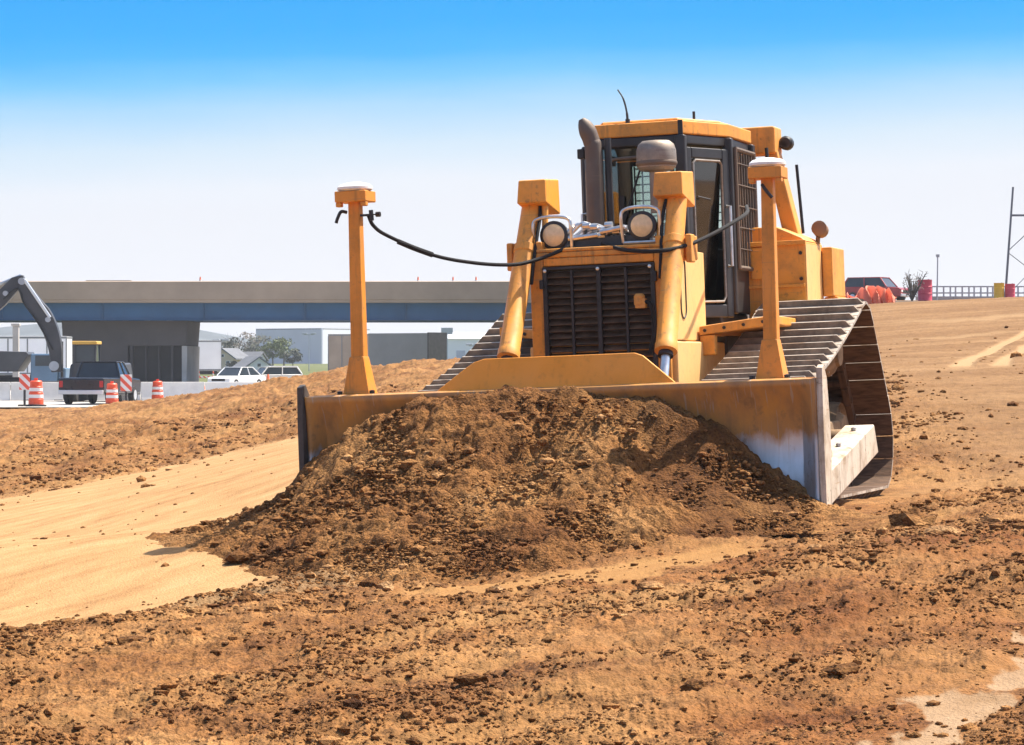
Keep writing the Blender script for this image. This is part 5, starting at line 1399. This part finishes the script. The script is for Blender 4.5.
# hills
def hills():
    n = 160; xs = np.linspace(-900, 500, n)
    y0 = 1500
    top = 1+19*np.exp(-((xs+190)/90)**2)+9*np.exp(-((xs+330)/110)**2)+np.maximum(0, fbm(xs*.02, xs*0+.3, 4, 90))*2+6*np.exp(-((xs-60)/300)**2)*0
    mb = MB(); rows = []
    for k, t in enumerate(np.linspace(0, 1, 12)):
        prof = math.sin(t*math.pi)**.8 if t < 1 else 0
        rows.append([(x, y0+(t-.5)*500, 1.0+top[i]*prof+fbm(np.array([x*.05]), np.array([t*9.0]), 3, 91)[0]*.6*prof) for i, x in enumerate(xs)])
    mb.grid(rows); o = mb.build('hills', M['hill']); o['kind'] = 'structure'
M['hill'] = plain('wooded_hill', (.065, .08, .085), .95, 0, .4, .02)
hills()

# right-hand side beyond the crest
v = vehicle('suv', 'dark red SUV behind the orange netting at the right', 'car', 4.3, 1.8, 1.62, M['car_red'], SUV, SUV_C, ((880-512)/FPX*198, 200, gz(23.4, 200)-.12), R(58), roofm=M['car_red'])
def net():
    o = empty('safety_netting', (0, 0, 0), 0, 'crumpled coral-orange safety netting strung along the crest behind the bulldozer', 'netting')
    rr = random.Random(3)
    x0, x1 = PX(836, 0, 108)[0], PX(897, 0, 108)[0]
    n = 64; top = []
    P = []
    for j in range(9):
        row = []
        for i in range(n):
            u = i/(n-1); x = x0+(x1-x0)*u
            hh = .62+.46*np.interp(u, [0, .15, .3, .42, .52, .62, .75, .9, 1], [.35, .55, .25, .9, 1.0, .85, .9, .7, .15])+.05*math.sin(u*37)
            v_ = j/8
            y = 108+.35*math.sin(u*9)+.16*math.sin(u*41+v_*5)*(.4+v_)+.08*math.sin(u*80+v_*11)
            row.append((x+.05*math.sin(v_*9+u*30), y, gz(x, y)+.02+hh*v_+.03*math.sin(u*61+v_*3)))
        P.append(row)
    mb = MB(); mb.grid(P); mb.build('net_sheet', M['net'], o, solid=.012)
    for u in (.02, .28, .5, .74, .97):
        x = x0+(x1-x0)*u; mb = MB(); mb.tube([(x, 108.55, gz(x, 108)-.2), (x+.03, 108.55, gz(x, 108)+.7)], .03, 8); mb.build('net_stake', M['galv'], o)
net()
def scrub(px, d, label, h, seed):
    rr = random.Random(seed); x, y, _ = PX(px, 0, d)
    o = empty('bare_bush', (x, y, gz(x, y)), 0, label, 'bush')
    mb = MB()
    for k in range(34):
        a = rr.random()*6.28; l = rr.uniform(.4, 1.0)*h; s = rr.uniform(.15, .55)
        p1 = Vector((math.cos(a)*s*l*.5, math.sin(a)*s*l*.5, l*.5)); p2 = Vector((math.cos(a)*s*l*1.1, math.sin(a)*s*l*1.1, l))
        mb.tube([(0, 0, 0), p1, p2], [.035, .022, .008], 5)
        for j in range(3):
            q = p1+(p2-p1)*rr.random(); mb.tube([q, q+Vector((rr.gauss(0, .2), rr.gauss(0, .2), rr.uniform(.05, .3)))*h*.4], [.014, .005], 4)
    mb.build('stems', M['bark'], o)
    mb = MB(); leaf_cloud(mb, (0, 0, h*.5), (h*.42, h*.4, h*.4), 160, .05, rr); mb.build('dry_leaves', M['leafb'], o, smooth=False)
scrub(912, 150, 'bare twiggy bush at the crest beside the red drum', 1.5, 4)
def drum(loc, label, mat, s=1.0):
    o = empty('steel_drum', loc, 0, label, 'drum')
    mb = MB(); mb.lathe([(.29*s, 0), (.30*s, .02*s), (.29*s, .04*s), (.29*s, .29*s), (.305*s, .31*s), (.29*s, .33*s), (.29*s, .57*s), (.305*s, .59*s), (.29*s, .61*s), (.29*s, .86*s), (.30*s, .88*s), (.28*s, .88*s), (.28*s, .87*s), (0, .87*s)], (0, 0, 0), 'z', 20); b = mb.build('drum_shell', mat, o)
    mb = MB(); mb.lathe([(.04*s, .87*s), (.04*s, .91*s), (0, .91*s)], (.15*s, 0, 0), 'z', 8); mb.build('bung', M['galv'], o)
x, y, _ = PX(925, 0, 152); drum((x, y, gz(x, y)), 'red drum standing at the crest beside the bare bush', M['pinkred'], 1.2)
x, y, _ = PX(999, 0, 170); drum((x, y, gz(x, y)+.1), 'yellow drum at the foot of the lattice mast, left one', M['ye'], 1.0)
x, y, _ = PX(1010, 0, 170); drum((x, y, gz(x, y)+.1), 'pinkish red drum at the foot of the lattice mast, right one', M['pinkred'], .95)
o = empty('utility_pole', (*PX(937, 0, 180)[:2], gz(25, 180)), 0, 'thin grey pole at the crest right of the red drum', 'pole')
mb = MB(); mb.tube([(0, 0, -.3), (.04, 0, 2.7)], [.05, .035], 8); mb.build('shaft', M['galv'], o)
mb = MB(); mb.box(-.06, .14, -.05, .05, 2.55, 2.72); mb.build('pole_cap', M['galv'], o)
# bridge approach railing on the right
firstr = None
for k in range(7):
    x = PX(925, 0, 205)[0]+k*1.25
    if firstr is None:
        firstr = empty('road_railing', (x, 205, gz(30, 205)), 0, 'grey railing panel on the bridge approach road', 'railing', 'grey railing panels along the approach road')
        mb = MB(); mb.box(-.62, .62, -.12, .12, 0, .32); mb.build('kerb', M['concrete'], firstr, bevel=.02)
        for z in (.55, .98): 
            mb = MB(); mb.box(-.62, .62, -.04, .04, z-.05, z+.05); mb.build('rail', M['galv'], firstr, bevel=.01)
        for xx in (-.45, 0, .45):
            mb = MB(); mb.box(xx-.05, xx+.05, -.05, .05, .321, 1.02); mb.build('baluster', M['galv'], firstr)
    else:
        c = copy_tree(firstr); c.location = (x, 205, gz(30, 205))
# lattice mast
def mast():
    d = 180; x, y, _ = PX(1005, 0, d); g = gz(x, y)
    o = empty('lattice_mast', (x, y, g), 0, 'tall grey steel mast with cross arm and braces at the right edge', 'mast')
    top = CZ+(HY-187)/FPX*d-g; lean = 8/FPX*d
    def p(t, dx=0, dy=0): return (lean*t+dx, dy, top*t)
    mb = MB(); mb.tube([p(-.03), p(1)], [.075, .06], 8); mb.build('leg', M['steel_mast'], o)
    mb = MB(); mb.tube([(2.3, 0, -.2), (2.3-lean, 0, top)], [.075, .06], 8); mb.build('leg', M['steel_mast'], o)
    a = .75*top
    mb = MB(); mb.box(lean*.75, 2.3-lean*.75, -.04, .04, a-.06, a+.06); mb.build('cross_arm', M['steel_mast'], o)
    mb = MB(); mb.tube([p(.44), (2.2-lean*.6, 0, top*.68)], .028, 6); mb.tube([p(.42), (2.2-lean*.2, 0, top*.2)], .028, 6); mb.tube([(.05, 0, .2), (2.2-lean*.3, 0, top*.34)], .022, 6); mb.build('brace', M['steel_mast'], o)
M['steel_mast'] = plain('mast_steel', (.16, .17, .19), .5, .4, .15, 2)
mast()

# ------------------------------------------------------------------ light, air, camera
SUN = Vector((.50, .33, 1.0)).normalized()
sd = bpy.data.lights.new('sun', 'SUN'); sd.energy = 5.0; sd.angle = R(.53); sd.color = (1.0, .93, .82)
so = bpy.data.objects.new('sun', sd); COL.objects.link(so); so.rotation_euler = SUN.to_track_quat('Z', 'Y').to_euler()
w = bpy.data.worlds.new('World'); scene.world = w; w.use_nodes = True
nt = w.node_tree; bg = nt.nodes['Background']
sk = nt.nodes.new('ShaderNodeTexSky'); sk.sky_type = 'NISHITA'; sk.sun_disc = False
sk.sun_elevation = math.asin(SUN.z); sk.sun_rotation = math.atan2(SUN.x, SUN.y); sk.dust_density = 2.0; sk.air_density = 1.0
SKYS = .12
# pale haze band along the horizon, deep blue just above it, then the sky texture
tc = nt.nodes.new('ShaderNodeTexCoord'); sp = nt.nodes.new('ShaderNodeSeparateXYZ'); nt.links.new(tc.outputs['Generated'], sp.inputs[0])
mr = nt.nodes.new('ShaderNodeMapRange'); mr.inputs['From Min'].default_value = 0; mr.inputs['From Max'].default_value = .14; 
zn = nt.nodes.new('ShaderNodeTexNoise'); zn.inputs['Scale'].default_value = 5; zn.inputs['Detail'].default_value = 5; zn.inputs['Roughness'].default_value = .6
zmp = nt.nodes.new('ShaderNodeMapping'); zmp.inputs['Scale'].default_value = (1, 1, 5); nt.links.new(tc.outputs['Generated'], zmp.inputs[0]); nt.links.new(zmp.outputs[0], zn.inputs['Vector'])
za = N(nt, 'ShaderNodeMath', operation='MULTIPLY_ADD'); nt.links.new(zn.outputs['Fac'], za.inputs[0]); za.inputs[1].default_value = .014; nt.links.new(sp.outputs[2], za.inputs[2])
zb = N(nt, 'ShaderNodeMath', operation='MULTIPLY_ADD'); nt.links.new(sp.outputs[0], zb.inputs[0]); zb.inputs[1].default_value = -.032; nt.links.new(za.outputs[0], zb.inputs[2])
zc = N(nt, 'ShaderNodeMath', operation='SUBTRACT'); nt.links.new(zb.outputs[0], zc.inputs[0]); zc.inputs[1].default_value = .010; nt.links.new(zc.outputs[0], mr.inputs[0])
EXPO = 1.0
def lin(c): return tuple((v/255/12.92 if v <= 10 else ((v/255+.055)/1.055)**2.4) for v in c)
G = 1/(2**EXPO*SKYS)
stops = [(0, (244, 243, 245)), (.050, (238, 241, 248)), (.0572, (237, 242, 250)), (.0703, (214, 234, 250)), (.0833, (170, 218, 253)), (.0917, (118, 202, 255)), (.0997, (62, 184, 255)), (.108, (32, 176, 255)), (.1188, (14, 170, 255)), (.14, (14, 156, 250))]
rp = ramp(nt, mr.outputs[0], [(z/.14, tuple(v*1.0 for v in lin(c))) for z, c in stops])
gain = nt.nodes.new('ShaderNodeVectorMath'); gain.operation = 'SCALE'; nt.links.new(rp.outputs[0], gain.inputs[0]); gain.inputs['Scale'].default_value = G
m2 = nt.nodes.new('ShaderNodeMapRange'); m2.interpolation_type = 'SMOOTHSTEP'; m2.inputs['From Min'].default_value = .13; m2.inputs['From Max'].default_value = .34; nt.links.new(sp.outputs[2], m2.inputs[0])
mx = mixc(nt, m2.outputs[0], gain.outputs[0], sk.outputs[0])
nt.links.new(mx, bg.inputs[0]); bg.inputs[1].default_value = SKYS

HAZE = True
if HAZE:
    mb = MB(); mb.box(-1300, 900, -95, 2400, -4, 42)
    m = bpy.data.materials.new('air'); m.use_nodes = True; nt = m.node_tree; nt.nodes.remove(nt.nodes['Principled BSDF'])
    pv = nt.nodes.new('ShaderNodeVolumePrincipled'); pv.inputs['Color'].default_value = (.86, .90, .97, 1); pv.inputs['Density'].default_value = .00022; pv.inputs['Anisotropy'].default_value = .2
    nt.links.new(pv.outputs[0], nt.nodes['Material Output'].inputs['Volume'])
    o = mb.build('haze', m, smooth=False); o['kind'] = 'stuff'; tag(o, 'thin pale haze in the distance', 'haze')

cd = bpy.data.cameras.new('camera'); cd.lens = FPX/1024*36; cd.sensor_width = 36; cd.clip_end = 20000; cd.clip_start = .1
co = bpy.data.objects.new('camera', cd); COL.objects.link(co); co.location = (0, 0, CZ)
co.rotation_euler = (R(90)-math.atan((372.5-HY)/FPX), 0, 0)
scene.camera = co
scene.view_settings.view_transform = 'Standard'; scene.view_settings.look = 'None'; scene.view_settings.exposure = EXPO; scene.view_settings.gamma = 1
